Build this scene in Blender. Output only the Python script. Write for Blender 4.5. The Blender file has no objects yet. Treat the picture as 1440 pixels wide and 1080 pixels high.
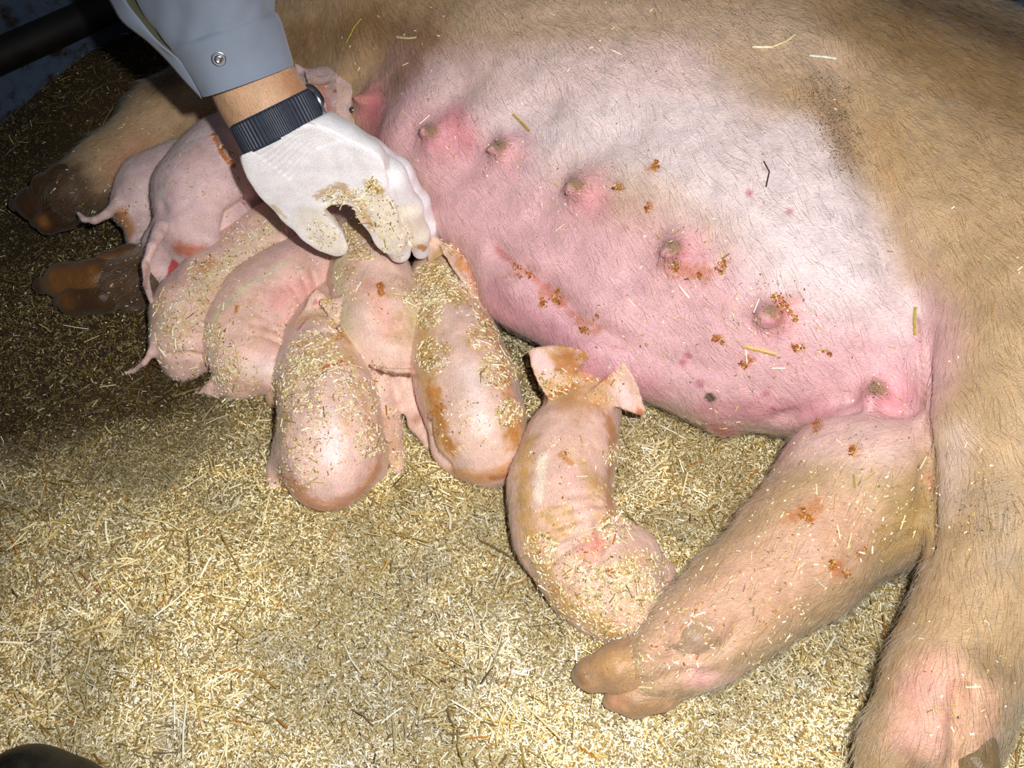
import bpy, math, random
import numpy as np
from mathutils import Vector, Matrix
from mathutils.bvhtree import BVHTree

rng = np.random.default_rng(7)
random.seed(7)
scene = bpy.context.scene
COL = scene.collection

# ---------------------------------------------------------------- camera, world, light, exposure
CAM_H = 0.82
PITCH = math.radians(50)
FPX = 1400.0
cam_data = bpy.data.cameras.new('camera')
cam_data.sensor_width = 36.0
cam_data.lens = 36.0 * FPX / 1440.0
cam_data.clip_start = 0.01
cam = bpy.data.objects.new('camera', cam_data)
COL.objects.link(cam)
cam.location = (0, 0, CAM_H)
cam.rotation_euler = (math.pi / 2 - PITCH, 0, 0)
scene.camera = cam

world = bpy.data.worlds.new('world')
scene.world = world
world.use_nodes = True
world.node_tree.nodes['Background'].inputs[0].default_value = (0.55, 0.62, 0.75, 1)
world.node_tree.nodes['Background'].inputs[1].default_value = 0.10

def add_light(name, typ, loc, target, energy, **kw):
    d = bpy.data.lights.new(name, typ)
    d.energy = energy
    for k, v in kw.items():
        setattr(d, k, v)
    o = bpy.data.objects.new(name, d)
    COL.objects.link(o)
    o.location = loc
    o.rotation_euler = (Vector(target) - Vector(loc)).to_track_quat('-Z', 'Y').to_euler()
    return o

# the flash of the camera that took the photograph, just right of and above the lens
add_light('camera_flash', 'SPOT', (0.075, 0.03, CAM_H + 0.055), (0.14, 0.50, 0.05), 46,
          shadow_soft_size=0.012, spot_size=math.radians(98), spot_blend=0.85, color=(1.0, 0.985, 0.96))

scene.view_settings.view_transform = 'Standard'
scene.view_settings.look = 'None'
scene.view_settings.exposure = 0.0
scene.view_settings.gamma = 1.0
scene.view_settings.use_curve_mapping = False

# ---------------------------------------------------------------- helpers: frame
FW = np.array([0, math.cos(PITCH), -math.sin(PITCH)])
UP = np.array([0, math.sin(PITCH), math.cos(PITCH)])
RT = np.array([1.0, 0, 0])
ORG = np.array([0, 0, CAM_H])

def ray(px, py):
    return FW + RT * ((px - 720) / FPX) + UP * ((540 - py) / FPX)

def P(px, py, z=0.0):
    """world point at height z seen at this place of the photograph"""
    d = ray(px, py)
    return ORG + d * ((z - CAM_H) / d[2])

def C(px, py, z, rpx):
    """world sphere (x, y, z, r)"""
    d = ray(px, py)
    t = (z - CAM_H) / d[2]
    p = ORG + d * t
    return (p[0], p[1], p[2], rpx * t / FPX)

def CG(px, py, rpx, lift=0.0, f=0.92):
    """sphere resting on the bedding"""
    z = 0.04
    for _ in range(6):
        c = C(px, py, z, rpx)
        z = c[3] * f + lift
    return C(px, py, z, rpx)

O0 = np.array([-0.12, 1.02, 0.0])
UU = np.array([0.828, -0.56, 0.0]); UU /= np.linalg.norm(UU)
VV = np.array([-UU[1], UU[0], 0.0])
def T(u, v, w):
    return O0 + UU * u + VV * v + np.array([0, 0, w])

def srgb(r, g, b):
    f = lambda c: c / 12.92 if c <= 0.04045 else ((c + 0.055) / 1.055) ** 2.4
    return np.array([f(r / 255.0), f(g / 255.0), f(b / 255.0)])

# ---------------------------------------------------------------- helpers: noise
def _hash(i, j, k, s):
    n = (i * 73856093) ^ (j * 19349663) ^ (k * 83492791) ^ (s * 2654435)
    n = (n ^ (n >> 13)) * 1274126177
    n = n & 0x7fffffff
    return (n % 100003) / 100003.0

def vnoise(p, scale, seed=0):
    q = p * scale
    f0 = np.floor(q).astype(np.int64)
    f = q - f0
    f = f * f * (3 - 2 * f)
    r = np.zeros(len(p))
    for dx in (0, 1):
        wx = f[:, 0] if dx else 1 - f[:, 0]
        for dy in (0, 1):
            wy = f[:, 1] if dy else 1 - f[:, 1]
            for dz in (0, 1):
                wz = f[:, 2] if dz else 1 - f[:, 2]
                r += wx * wy * wz * _hash(f0[:, 0] + dx, f0[:, 1] + dy, f0[:, 2] + dz, seed)
    return r

def fbm(p, scale, octv=3, seed=0):
    r = 0; a = 1; s = 0
    for o in range(octv):
        r = r + a * vnoise(p, scale * 2 ** o, seed + o * 17); s += a; a *= 0.55
    return r / s

def sstep(a, b, x):
    t = np.clip((x - a) / (b - a), 0, 1)
    return t * t * (3 - 2 * t)

# ---------------------------------------------------------------- helpers: implicit bodies
class Field:
    def __init__(self, lo, hi, h):
        self.lo = np.array(lo, float); self.h = h
        self.n = np.ceil((np.array(hi, float) - self.lo) / h).astype(int) + 1
        self.F = np.full(self.n, 10.0, np.float32)
    def _box(self, lo, hi):
        a = np.clip(np.floor((lo - self.lo) / self.h).astype(int), 0, self.n)
        b = np.clip(np.ceil((hi - self.lo) / self.h).astype(int) + 1, 0, self.n)
        return a, b
    def _grid(self, a, b):
        ax = [(self.lo[i] + np.arange(a[i], b[i]) * self.h).astype(np.float32) for i in range(3)]
        return np.meshgrid(*ax, indexing='ij', sparse=True)
    def _join(self, a, b, d, k):
        s = tuple(slice(a[i], b[i]) for i in range(3))
        G = self.F[s]
        hh = np.maximum(k - np.abs(G - d), 0) / k
        self.F[s] = np.minimum(G, d) - hh * hh * k * 0.25
    def chain(self, pts, k=0.02, kin=0.004):
        pts = [np.array(p, float) for p in pts]
        P3 = np.array([p[:3] for p in pts]); R = np.array([p[3] for p in pts])
        m = k + self.h * 2
        a, b = self._box((P3 - R[:, None]).min(0) - m, (P3 + R[:, None]).max(0) + m)
        if np.any(b <= a): return
        X, Y, Z = self._grid(a, b)
        D = None
        segs = list(zip(pts[:-1], pts[1:])) if len(pts) > 1 else [(pts[0], pts[0])]
        for p, q in segs:
            v = q[:3] - p[:3]; L = max(float(v @ v), 1e-12)
            t = np.clip(((X - p[0]) * v[0] + (Y - p[1]) * v[1] + (Z - p[2]) * v[2]) / L, 0, 1)
            ts = t * t * (3 - 2 * t) if len(pts) > 2 else t
            d = np.sqrt((X - p[0] - t * v[0]) ** 2 + (Y - p[1] - t * v[1]) ** 2 + (Z - p[2] - t * v[2]) ** 2) - (p[3] + (q[3] - p[3]) * ts)
            if D is None: D = d
            else:
                hh = np.maximum(kin - np.abs(D - d), 0) / kin
                D = np.minimum(D, d) - hh * hh * kin * 0.25
        self._join(a, b, D.astype(np.float32), k)
    def _ell(self, c, rad, axes, k):
        c = np.array(c, float)[:3]; rad = np.array(rad, float)
        M = np.eye(3) if axes is None else np.array([np.array(x, float) / np.linalg.norm(x) for x in axes])
        R = np.sqrt(((M * rad[:, None]) ** 2).sum(0)) + k + self.h * 2
        a, b = self._box(c - R, c + R)
        if np.any(b <= a): return None
        X, Y, Z = self._grid(a, b)
        X = X - c[0]; Y = Y - c[1]; Z = Z - c[2]
        k0 = 0; k1 = 0
        for i in range(3):
            q = X * M[i, 0] + Y * M[i, 1] + Z * M[i, 2]
            k0 = k0 + (q / rad[i]) ** 2; k1 = k1 + (q / rad[i] ** 2) ** 2
        k0 = np.sqrt(k0); k1 = np.sqrt(k1) + 1e-6
        return a, b, (k0 * (k0 - 1) / k1).astype(np.float32)
    def ell(self, c, rad, axes=None, k=0.02):
        r = self._ell(c, rad, axes, k)
        if r: self._join(r[0], r[1], r[2], k)
    def ear(self, b0, b1, wd, nn, k=0.006, th=0.0030):
        b0 = np.array(b0, float); L = np.array(b1, float) - b0; ll = np.linalg.norm(L); L /= ll
        nn = np.array(nn, float); nn -= L * (nn @ L); nn /= np.linalg.norm(nn); s = np.cross(L, nn)
        R = ll + wd + k
        a, b = self._box(b0 - R, b0 + R)
        X, Y, Z = self._grid(a, b)
        X = X - b0[0]; Y = Y - b0[1]; Z = Z - b0[2]
        l = X * L[0] + Y * L[1] + Z * L[2]; q = X * s[0] + Y * s[1] + Z * s[2]; m = X * nn[0] + Y * nn[1] + Z * nn[2]
        t = np.clip(l / ll, 0, 1)
        hw = wd * (1 - t ** 1.6) ** 0.8
        d1 = (np.abs(q) - hw) * 0.75
        d2 = np.abs(m - 0.45 * q * q / wd + 0.15 * l * l / ll) - th
        d = np.maximum(np.maximum(d1, d2), np.maximum(l - ll, -l - 0.004))
        self._join(a, b, d.astype(np.float32), k)
    def cut(self, c, rad, axes=None, k=0.01):
        r = self._ell(c, rad, axes, k)
        if not r: return
        a, b, d = r
        s = tuple(slice(a[i], b[i]) for i in range(3))
        G = -self.F[s]
        hh = np.maximum(k - np.abs(G - d), 0) / k
        self.F[s] = -(np.minimum(G, d) - hh * hh * k * 0.25)
    def mesh(self):
        """naive surface nets"""
        F = self.F; F[0] = 9; F[-1] = 9; F[:, 0] = 9; F[:, -1] = 9; F[:, :, 0] = 9; F[:, :, -1] = 9
        ins = F < 0
        nx, ny, nz = F.shape
        cnt = np.zeros((nx - 1, ny - 1, nz - 1), np.int8)
        for dx in (0, 1):
            for dy in (0, 1):
                for dz in (0, 1):
                    cnt += ins[dx:nx - 1 + dx, dy:ny - 1 + dy, dz:nz - 1 + dz]
        act = (cnt > 0) & (cnt < 8)
        idx = np.full(act.shape, -1, np.int64)
        I = np.argwhere(act); idx[act] = np.arange(len(I))
        corners = np.array([[x, y, z] for x in (0, 1) for y in (0, 1) for z in (0, 1)])
        vals = np.stack([F[I[:, 0] + c[0], I[:, 1] + c[1], I[:, 2] + c[2]] for c in corners], 1)
        vals = np.clip(vals, -self.h * 2, self.h * 2)
        acc = np.zeros((len(I), 3)); num = np.zeros(len(I))
        for a in range(8):
            for b in range(a + 1, 8):
                if np.abs(corners[a] - corners[b]).sum() != 1: continue
                va, vb = vals[:, a], vals[:, b]
                m = (va < 0) != (vb < 0)
                t = np.where(m, va / np.where(m, va - vb, 1), 0)
                acc += m[:, None] * (corners[a] + t[:, None] * (corners[b] - corners[a])); num += m
        V = self.lo + (I + acc / num[:, None]) * self.h
        quads = []
        for ax in range(3):
            o = [i for i in range(3) if i != ax]
            sl0 = [slice(1, -1)] * 3; sl1 = [slice(1, -1)] * 3
            sl0[ax] = slice(0, F.shape[ax] - 1); sl1[ax] = slice(1, F.shape[ax])
            A = ins[tuple(sl0)]; B = ins[tuple(sl1)]
            E = np.argwhere(A != B)
            flip = A[A != B]
            base = E.copy(); base[:, o[0]] += 1; base[:, o[1]] += 1
            def cell(d0, d1):
                c = base.copy(); c[:, o[0]] += d0; c[:, o[1]] += d1
                return idx[c[:, 0], c[:, 1], c[:, 2]]
            q = np.stack([cell(-1, -1), cell(0, -1), cell(0, 0), cell(-1, 0)], 1)
            if ax == 1: flip = ~flip
            q[~flip] = q[~flip][:, ::-1]
            quads.append(q)
        return V, np.concatenate(quads)

def vnormals(V, Q):
    n = np.cross(V[Q[:, 2]] - V[Q[:, 0]], V[Q[:, 3]] - V[Q[:, 1]])
    N = np.zeros_like(V)
    for i in range(4):
        for j in range(3):
            N[:, j] += np.bincount(Q[:, i], n[:, j], len(V))
    return N / (np.linalg.norm(N, axis=1)[:, None] + 1e-12)

def smooth_mesh(V, Q, it=2, f=0.5):
    e = np.concatenate([Q[:, [0, 1]], Q[:, [1, 2]], Q[:, [2, 3]], Q[:, [3, 0]]])
    deg = np.bincount(e.ravel(), minlength=len(V))
    for _ in range(it):
        S = np.zeros_like(V)
        for j in range(3):
            S[:, j] = np.bincount(e[:, 0], V[e[:, 1], j], len(V)) + np.bincount(e[:, 1], V[e[:, 0], j], len(V))
        V = V * (1 - f) + f * S / deg[:, None]
    return V

class Body:
    """a vertex/quad surface that can be probed from the photograph, creased and coloured"""
    def __init__(self, field, smooth=1):
        self.V, self.Q = field.mesh()
        if smooth: self.V = smooth_mesh(self.V, self.Q, smooth)
        self.refresh()
    def refresh(self):
        self.N = vnormals(self.V, self.Q)
        self.bvh = BVHTree.FromPolygons(self.V.tolist(), self.Q.tolist())
    def refine(self):
        """split every quad in four and relax"""
        V, Q = self.V, self.Q; n = len(V)
        E = np.sort(np.concatenate([Q[:, [0, 1]], Q[:, [1, 2]], Q[:, [2, 3]], Q[:, [3, 0]]]), axis=1)
        key = E[:, 0] * n + E[:, 1]
        uk, inv = np.unique(key, return_inverse=True); inv = inv.ravel()
        mid = (V[uk // n] + V[uk % n]) / 2
        fc = V[Q].mean(1); m = len(Q)
        e = [n + inv[i * m:(i + 1) * m] for i in range(4)]; c = n + len(mid) + np.arange(m)
        self.V = np.concatenate([V, mid, fc])
        self.Q = np.concatenate([np.stack([Q[:, 0], e[0], c, e[3]], 1), np.stack([e[0], Q[:, 1], e[1], c], 1),
                                 np.stack([c, e[1], Q[:, 2], e[2]], 1), np.stack([e[3], c, e[2], Q[:, 3]], 1)])
        self.V = smooth_mesh(self.V, self.Q, 2, 0.5)
        self.refresh()
    def hit(self, px, py):
        d = ray(px, py); d = d / np.linalg.norm(d)
        loc, nor, i, dist = self.bvh.ray_cast(Vector(ORG), Vector(d))
        if loc is None: return None
        return np.array(loc), np.array(nor), dist
    def near(self, px, py, z):
        h = self.hit(px, py)
        if h is not None: return h[0], h[2]
        p = P(px, py, z)
        loc, nor, i, dist = self.bvh.find_nearest(Vector(p))
        return np.array(loc), np.linalg.norm(p - ORG)
    def line_dist(self, poly, z=0.05):
        pts = []
        for (x, y) in poly:
            pts.append(self.near(x, y, z)[0])
        out = np.full(len(self.V), 9.0)
        if len(pts) == 1: pts = pts * 2
        for p, q in zip(pts[:-1], pts[1:]):
            v = q - p; L = max(v @ v, 1e-12)
            t = np.clip((self.V - p) @ v / L, 0, 1)
            out = np.minimum(out, np.linalg.norm(self.V - p - t[:, None] * v, axis=1))
        return out
    def crease(self, poly, width, depth, z=0.05):
        """positive depth presses a furrow in, negative raises a ridge"""
        d = self.line_dist(poly, z)
        self.V = self.V - self.N * (depth * np.exp(-(d / width) ** 2))[:, None]
    def paint_base(self, col, var=0.05, scale=30, seed=3):
        n = fbm(self.V, scale, 3, seed)
        self.col = np.array(col)[None, :] * (1 + (n[:, None] - 0.5) * 2 * var)
        self.col = self.col * np.ones((len(self.V), 1))
    def paint(self, poly, rpx, col, s=1.0, z=0.05, soft=0.6, rough=0.0, scale=60, seed=1):
        """a patch of the animal's own colour or dirt along poly (photo pixels), with ragged edge when rough"""
        if not isinstance(poly, list): poly = [poly]
        _, t = self.near(poly[0][0], poly[0][1], z)
        r = rpx * t / FPX
        d = self.line_dist(poly, z)
        if rough: d = d + (fbm(self.V, scale, 4, seed) - 0.5) * 2 * rough * r
        w = s * (1 - sstep(r * (1 - soft), r, d))
        self.col = self.col * (1 - w[:, None]) + np.array(col)[None] * w[:, None]
    def speckle(self, poly, rpx, col, s=1.0, z=0.05, scale=220, thr=0.6, seed=5):
        if not isinstance(poly, list): poly = [poly]
        _, t = self.near(poly[0][0], poly[0][1], z)
        r = rpx * t / FPX
        d = self.line_dist(poly, z)
        n = fbm(self.V, scale, 2, seed)
        w = s * (1 - sstep(r * 0.5, r, d)) * sstep(thr, thr + 0.12, n)
        self.col = self.col * (1 - w[:, None]) + np.array(col)[None] * w[:, None]
    def build(self, name, mat, parent=None):
        me = mesh_from(name, self.V, self.Q, mat, True)
        a = me.color_attributes.new('tone', 'FLOAT_COLOR', 'POINT')
        c = np.ones((len(self.V), 4), np.float32); c[:, :3] = np.clip(self.col, 0, 1)
        a.data.foreach_set('color', c.ravel())
        return link(name, me, parent)

def mesh_from(name, V, Q, mat=None, smooth=True):
    V = np.asarray(V, np.float32); Q = np.asarray(Q, np.int32)
    me = bpy.data.meshes.new(name)
    me.vertices.add(len(V)); me.vertices.foreach_set('co', V.ravel())
    k = Q.shape[1]
    me.loops.add(Q.size); me.loops.foreach_set('vertex_index', Q.ravel())
    me.polygons.add(len(Q))
    me.polygons.foreach_set('loop_start', np.arange(len(Q), dtype=np.int32) * k)
    me.polygons.foreach_set('loop_total', np.full(len(Q), k, np.int32))
    me.update(calc_edges=True)
    me.validate()
    me.polygons.foreach_set('use_smooth', np.full(len(me.polygons), smooth))
    if mat: me.materials.append(mat)
    return me

def link(name, data, parent=None):
    o = bpy.data.objects.new(name, data)
    COL.objects.link(o)
    if parent is not None: o.parent = parent
    return o

def tag(o, label=None, cat=None, group=None, kind=None):
    if label: o['label'] = label
    if cat: o['category'] = cat
    if group: o['group'] = group
    if kind: o['kind'] = kind
    return o

# ---------------------------------------------------------------- materials
def new_mat(name):
    m = bpy.data.materials.new(name); m.use_nodes = True
    nt = m.node_tree; b = nt.nodes['Principled BSDF']
    return m, nt, b, nt.nodes.new, nt.links.new

def mat_skin(name, rough=0.5, sss=0.15, bump=0.35, hair=(1.0, 1.0, 1.0), speck=0.35, speckcol=(0.25, 0.12, 0.06), wrinkle=0.3, fine=900):
    m, nt, b, N, L = new_mat(name)
    at = N('ShaderNodeAttribute'); at.attribute_name = 'tone'
    geo = N('ShaderNodeNewGeometry')
    mp = N('ShaderNodeMapping'); L(geo.outputs['Position'], mp.inputs['Vector'])
    mp.inputs['Rotation'].default_value = (0.3, 0.2, -0.6); mp.inputs['Scale'].default_value = hair
    n1 = N('ShaderNodeTexNoise'); n1.inputs['Scale'].default_value = fine; n1.inputs['Detail'].default_value = 2
    L(mp.outputs['Vector'], n1.inputs['Vector'])
    n2 = N('ShaderNodeTexNoise'); n2.inputs['Scale'].default_value = 60; n2.inputs['Detail'].default_value = 6
    L(geo.outputs['Position'], n2.inputs['Vector'])
    # mottled colour
    r2 = N('ShaderNodeMapRange'); r2.inputs[1].default_value = 0.3; r2.inputs[2].default_value = 0.7
    r2.inputs[3].default_value = 0.86; r2.inputs[4].default_value = 1.1
    L(n2.outputs['Fac'], r2.inputs[0])
    r1 = N('ShaderNodeMapRange'); r1.inputs[1].default_value = 0.3; r1.inputs[2].default_value = 0.7
    r1.inputs[3].default_value = 0.84; r1.inputs[4].default_value = 1.14
    L(n1.outputs['Fac'], r1.inputs[0])
    mu = N('ShaderNodeMath'); mu.operation = 'MULTIPLY'; L(r2.outputs[0], mu.inputs[0]); L(r1.outputs[0], mu.inputs[1])
    mx = N('ShaderNodeVectorMath'); mx.operation = 'SCALE'; L(at.outputs['Color'], mx.inputs[0]); L(mu.outputs[0], mx.inputs['Scale'])
    # dirt specks
    vo = N('ShaderNodeTexNoise'); vo.inputs['Scale'].default_value = 330; vo.inputs['Detail'].default_value = 1
    L(geo.outputs['Position'], vo.inputs['Vector'])
    rs = N('ShaderNodeMapRange'); rs.inputs[1].default_value = 0.70; rs.inputs[2].default_value = 0.76; rs.inputs[4].default_value = speck
    L(vo.outputs['Fac'], rs.inputs[0])
    mc = N('ShaderNodeMix'); mc.data_type = 'RGBA'
    L(rs.outputs[0], mc.inputs['Factor']); L(mx.outputs[0], mc.inputs['A']); mc.inputs['B'].default_value = (*speckcol, 1)
    L(mc.outputs['Result'], b.inputs['Base Color'])
    b.inputs['Roughness'].default_value = rough
    b.inputs['Subsurface Weight'].default_value = sss
    b.inputs['Subsurface Radius'].default_value = (0.012, 0.004, 0.002)
    b.inputs['Subsurface Scale'].default_value = 0.5
    b.inputs['Specular IOR Level'].default_value = 0.4
    b.inputs['Sheen Weight'].default_value = 0.15
    b.inputs['Sheen Tint'].default_value = (1, 0.93, 0.85, 1)
    # bump: fine hair grain plus soft wrinkles
    b1 = N('ShaderNodeBump'); b1.inputs['Strength'].default_value = bump; b1.inputs['Distance'].default_value = 0.0015
    L(n1.outputs['Fac'], b1.inputs['Height'])
    b2 = N('ShaderNodeBump'); b2.inputs['Strength'].default_value = wrinkle; b2.inputs['Distance'].default_value = 0.006
    L(n2.outputs['Fac'], b2.inputs['Height']); L(b1.outputs[0], b2.inputs['Normal'])
    L(b2.outputs[0], b.inputs['Normal'])
    return m

def mat_tone(name, rough=0.6, attr='tone', spec=0.4, transl=0.0):
    m, nt, b, N, L = new_mat(name)
    at = N('ShaderNodeAttribute'); at.attribute_name = attr
    L(at.outputs['Color'], b.inputs['Base Color'])
    b.inputs['Roughness'].default_value = rough
    b.inputs['Specular IOR Level'].default_value = spec
    return m

def mat_plain(name, col, rough=0.5, metal=0.0, nscale=80, var=0.25, bump=0.2, dist=0.001, col2=None, lo=0.35, hi=0.65, coat=0.0):
    m, nt, b, N, L = new_mat(name)
    geo = N('ShaderNodeNewGeometry')
    n = N('ShaderNodeTexNoise'); n.inputs['Scale'].default_value = nscale; n.inputs['Detail'].default_value = 6
    L(geo.outputs['Position'], n.inputs['Vector'])
    cr = N('ShaderNodeValToRGB')
    c2 = tuple(np.array(col) * (1 - var)) if col2 is None else tuple(col2)
    cr.color_ramp.elements[0].position = lo; cr.color_ramp.elements[0].color = (*c2, 1)
    cr.color_ramp.elements[1].position = hi; cr.color_ramp.elements[1].color = (*col, 1)
    L(n.outputs['Fac'], cr.inputs[0]); L(cr.outputs[0], b.inputs['Base Color'])
    b.inputs['Roughness'].default_value = rough; b.inputs['Metallic'].default_value = metal
    b.inputs['Coat Weight'].default_value = coat
    bp = N('ShaderNodeBump'); bp.inputs['Strength'].default_value = bump; bp.inputs['Distance'].default_value = dist
    L(n.outputs['Fac'], bp.inputs['Height']); L(bp.outputs[0], b.inputs['Normal'])
    return m

M_sow = mat_skin('sow_skin', rough=0.5, sss=0.12, bump=0.5, hair=(0.25, 1.6, 1.6), speck=0.4, wrinkle=0.35, fine=650)
M_pig = mat_skin('piglet_skin', rough=0.42, sss=0.18, bump=0.45, hair=(1.2, 0.5, 1.2), speck=0.3, speckcol=(0.35, 0.18, 0.08), wrinkle=0.25)
M_pig_wet = mat_skin('wet_piglet_skin', rough=0.27, sss=0.18, bump=0.35, hair=(1.2, 0.5, 1.2), speck=0.4, speckcol=(0.35, 0.18, 0.08), wrinkle=0.25)
M_human = mat_skin('human_skin', rough=0.5, sss=0.15, bump=0.3, speck=0.15, wrinkle=0.1)
M_glove = mat_skin('latex_glove', rough=0.40, sss=0.12, bump=0.08, speck=0.15, speckcol=(0.5, 0.4, 0.25), wrinkle=0.12)
M_hoof = mat_skin('hoof_horn', rough=0.35, sss=0.05, bump=0.3, speck=0.5, speckcol=(0.12, 0.06, 0.02), wrinkle=0.6)
M_straw = mat_tone('straw', 0.5)
M_chaff = mat_tone('stuck_straw', 0.5)
def mat_hair(name):
    m = bpy.data.materials.new(name); m.use_nodes = True
    nt = m.node_tree; nt.nodes.clear()
    N = nt.nodes.new; L = nt.links.new
    out = N('ShaderNodeOutputMaterial'); at = N('ShaderNodeAttribute'); at.attribute_name = 'tone'
    h = N('ShaderNodeBsdfHairPrincipled'); h.parametrization = 'COLOR'
    L(at.outputs['Color'], h.inputs['Color'])
    h.inputs['Roughness'].default_value = 0.35; h.inputs['Radial Roughness'].default_value = 0.5
    L(h.outputs[0], out.inputs['Surface'])
    return m
M_hair = mat_hair('pig_bristle')
M_eye = mat_plain('piglet_eye', (0.02, 0.012, 0.03), 0.1, coat=1.0)
M_pipe = mat_plain('blackened_steel', (0.02, 0.018, 0.016), 0.55, 0.3, 40, 0.5)
M_boot = mat_plain('boot_rubber', (0.022, 0.022, 0.016), 0.42, 0, 90, 0.6, 0.5, 0.003)

# ---------------------------------------------------------------- setting: floor, straw, walls
def blobsum(p, blobs):
    h = np.zeros(len(p))
    for (x, y, s, a) in blobs:
        h += a * np.exp(-((p[:, 0] - x) ** 2 + (p[:, 1] - y) ** 2) / s ** 2)
    return h
_m = lambda px, py, s, a: (*P(px, py, 0)[:2], s, a)
MOUNDS = [_m(712, 520, 0.028, 0.035), _m(735, 600, 0.03, 0.012), _m(150, 470, 0.10, 0.02), _m(100, 640, 0.12, 0.012),
          _m(1000, 740, 0.10, 0.012), _m(560, 800, 0.16, 0.010), _m(250, 900, 0.16, 0.008), _m(420, 700, 0.06, 0.012),
          _m(640, 690, 0.05, 0.012), _m(830, 900, 0.06, 0.012), _m(120, 150, 0.12, 0.05), _m(230, 100, 0.10, 0.05),
          _m(1150, 900, 0.12, 0.01), _m(940, 1000, 0.1, 0.008), _m(300, 240, 0.08, 0.02), _m(330, 560, 0.05, 0.01)]
def floor_h(p):
    q = np.concatenate([p[:, :2], np.zeros((len(p), 1))], 1)
    return blobsum(p, MOUNDS) + (fbm(q, 9, 3, 11) - 0.5) * 0.022 - 0.006 + (fbm(q, 45, 2, 12) - 0.5) * 0.006

nx, ny = 260, 300
gx, gy = np.meshgrid(np.linspace(-1.3, 1.5, nx), np.linspace(-0.3, 2.9, ny), indexing='ij')
fp = np.stack([gx.ravel(), gy.ravel(), np.zeros(nx * ny)], 1)
fp[:, 2] = floor_h(fp)
ii = np.arange(nx * ny).reshape(nx, ny)
fq = np.stack([ii[:-1, :-1].ravel(), ii[1:, :-1].ravel(), ii[1:, 1:].ravel(), ii[:-1, 1:].ravel()], 1)
M_floor = mat_plain('litter_dust', srgb(206, 186, 134), 0.85, 0, 420, 0, 0.9, 0.004, col2=srgb(136, 114, 70))
floor_me = mesh_from('floor', fp, fq, M_floor, True); o = link('floor', floor_me); tag(o, kind='structure')

# dirt and shade map of the litter: how brown and wet it is (manure near the head end of the sow)
DIRT_SHADE = [_m(80, 380, 0.20, 0.6), _m(170, 450, 0.12, 0.3), _m(60, 540, 0.14, 0.12), _m(60, 420, 0.16, 0.7), _m(150, 480, 0.10, 0.3), _m(260, 200, 0.12, 0.8), _m(60, 350, 0.20, 0.9), _m(120, 140, 0.22, 1.3), _m(220, 250, 0.16, 1.0), _m(60, 450, 0.12, 0.4), _m(250, 470, 0.10, 0.35), _m(330, 560, 0.08, 0.3),
        _m(-100, 300, 0.3, 0.9), _m(-80, 540, 0.12, 0.3), _m(720, 530, 0.05, 0.45), _m(400, 0, 0.3, 1.4), _m(180, 580, 0.12, 0.3)]  # the small blob paints shade onto the straw mound between two piglets
YEL = [_m(250, 640, 0.20, 0.45), _m(1000, 700, 0.14, 0.3), _m(600, 650, 0.1, 0.35)]

_dz = np.clip(blobsum(fp, DIRT_SHADE), 0, 1)
_a = floor_me.color_attributes.new('dirt', 'FLOAT_COLOR', 'POINT')
_c = np.ones((len(fp), 4), np.float32); _c[:, 0] = _dz; _a.data.foreach_set('color', _c.ravel())
_nt = M_floor.node_tree; _b = _nt.nodes['Principled BSDF']; _src = _b.inputs['Base Color'].links[0].from_socket
_at = _nt.nodes.new('ShaderNodeAttribute'); _at.attribute_name = 'dirt'
_sp = _nt.nodes.new('ShaderNodeSeparateColor'); _nt.links.new(_at.outputs['Color'], _sp.inputs[0])
_mx = _nt.nodes.new('ShaderNodeMix'); _mx.data_type = 'RGBA'; _nt.links.new(_sp.outputs[0], _mx.inputs['Factor'])
_nt.links.new(_src, _mx.inputs['A']); _mx.inputs['B'].default_value = (*srgb(62, 44, 22), 1)
_nt.links.new(_mx.outputs['Result'], _b.inputs['Base Color'])

def straw_mesh(pos, zen, length, width, yaw, pitch, roll, bend=None):
    n = len(pos)
    d = np.stack([np.cos(yaw) * np.cos(pitch), np.sin(yaw) * np.cos(pitch), np.sin(pitch)], 1)
    s = np.stack([-np.sin(yaw), np.cos(yaw), np.zeros(n)], 1)
    u = np.cross(d, s)
    s = s * np.cos(roll)[:, None] + u * np.sin(roll)[:, None]
    u = np.cross(d, s)
    L = length[:, None] / 2; W = width[:, None] / 2
    if bend is None:
        V = np.stack([pos - d * L - s * W, pos + d * L - s * W * 0.7, pos + d * L + s * W * 0.7, pos - d * L + s * W], 1)
        Q = np.arange(n * 4).reshape(n, 4)
        return V.reshape(-1, 3), Q, 4
    B = bend[:, None]
    mid = pos + s * B * L + u * W * 0.3
    V = np.stack([pos - d * L - s * W, pos - d * L + s * W, mid - s * W, mid + s * W, mid + u * W * 0.8,
                  pos + d * L - s * W * .8, pos + d * L + s * W * .8, pos - d * L + u * W * .8, pos + d * L + u * W * .7], 1)
    b = (np.arange(n) * 9)[:, None]
    Q = np.concatenate([b + np.array([[0, 2, 4, 7]]), b + np.array([[7, 4, 3, 1]]), b + np.array([[2, 5, 8, 4]]), b + np.array([[4, 8, 6, 3]])])
    return V.reshape(-1, 3), Q, 9

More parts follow.
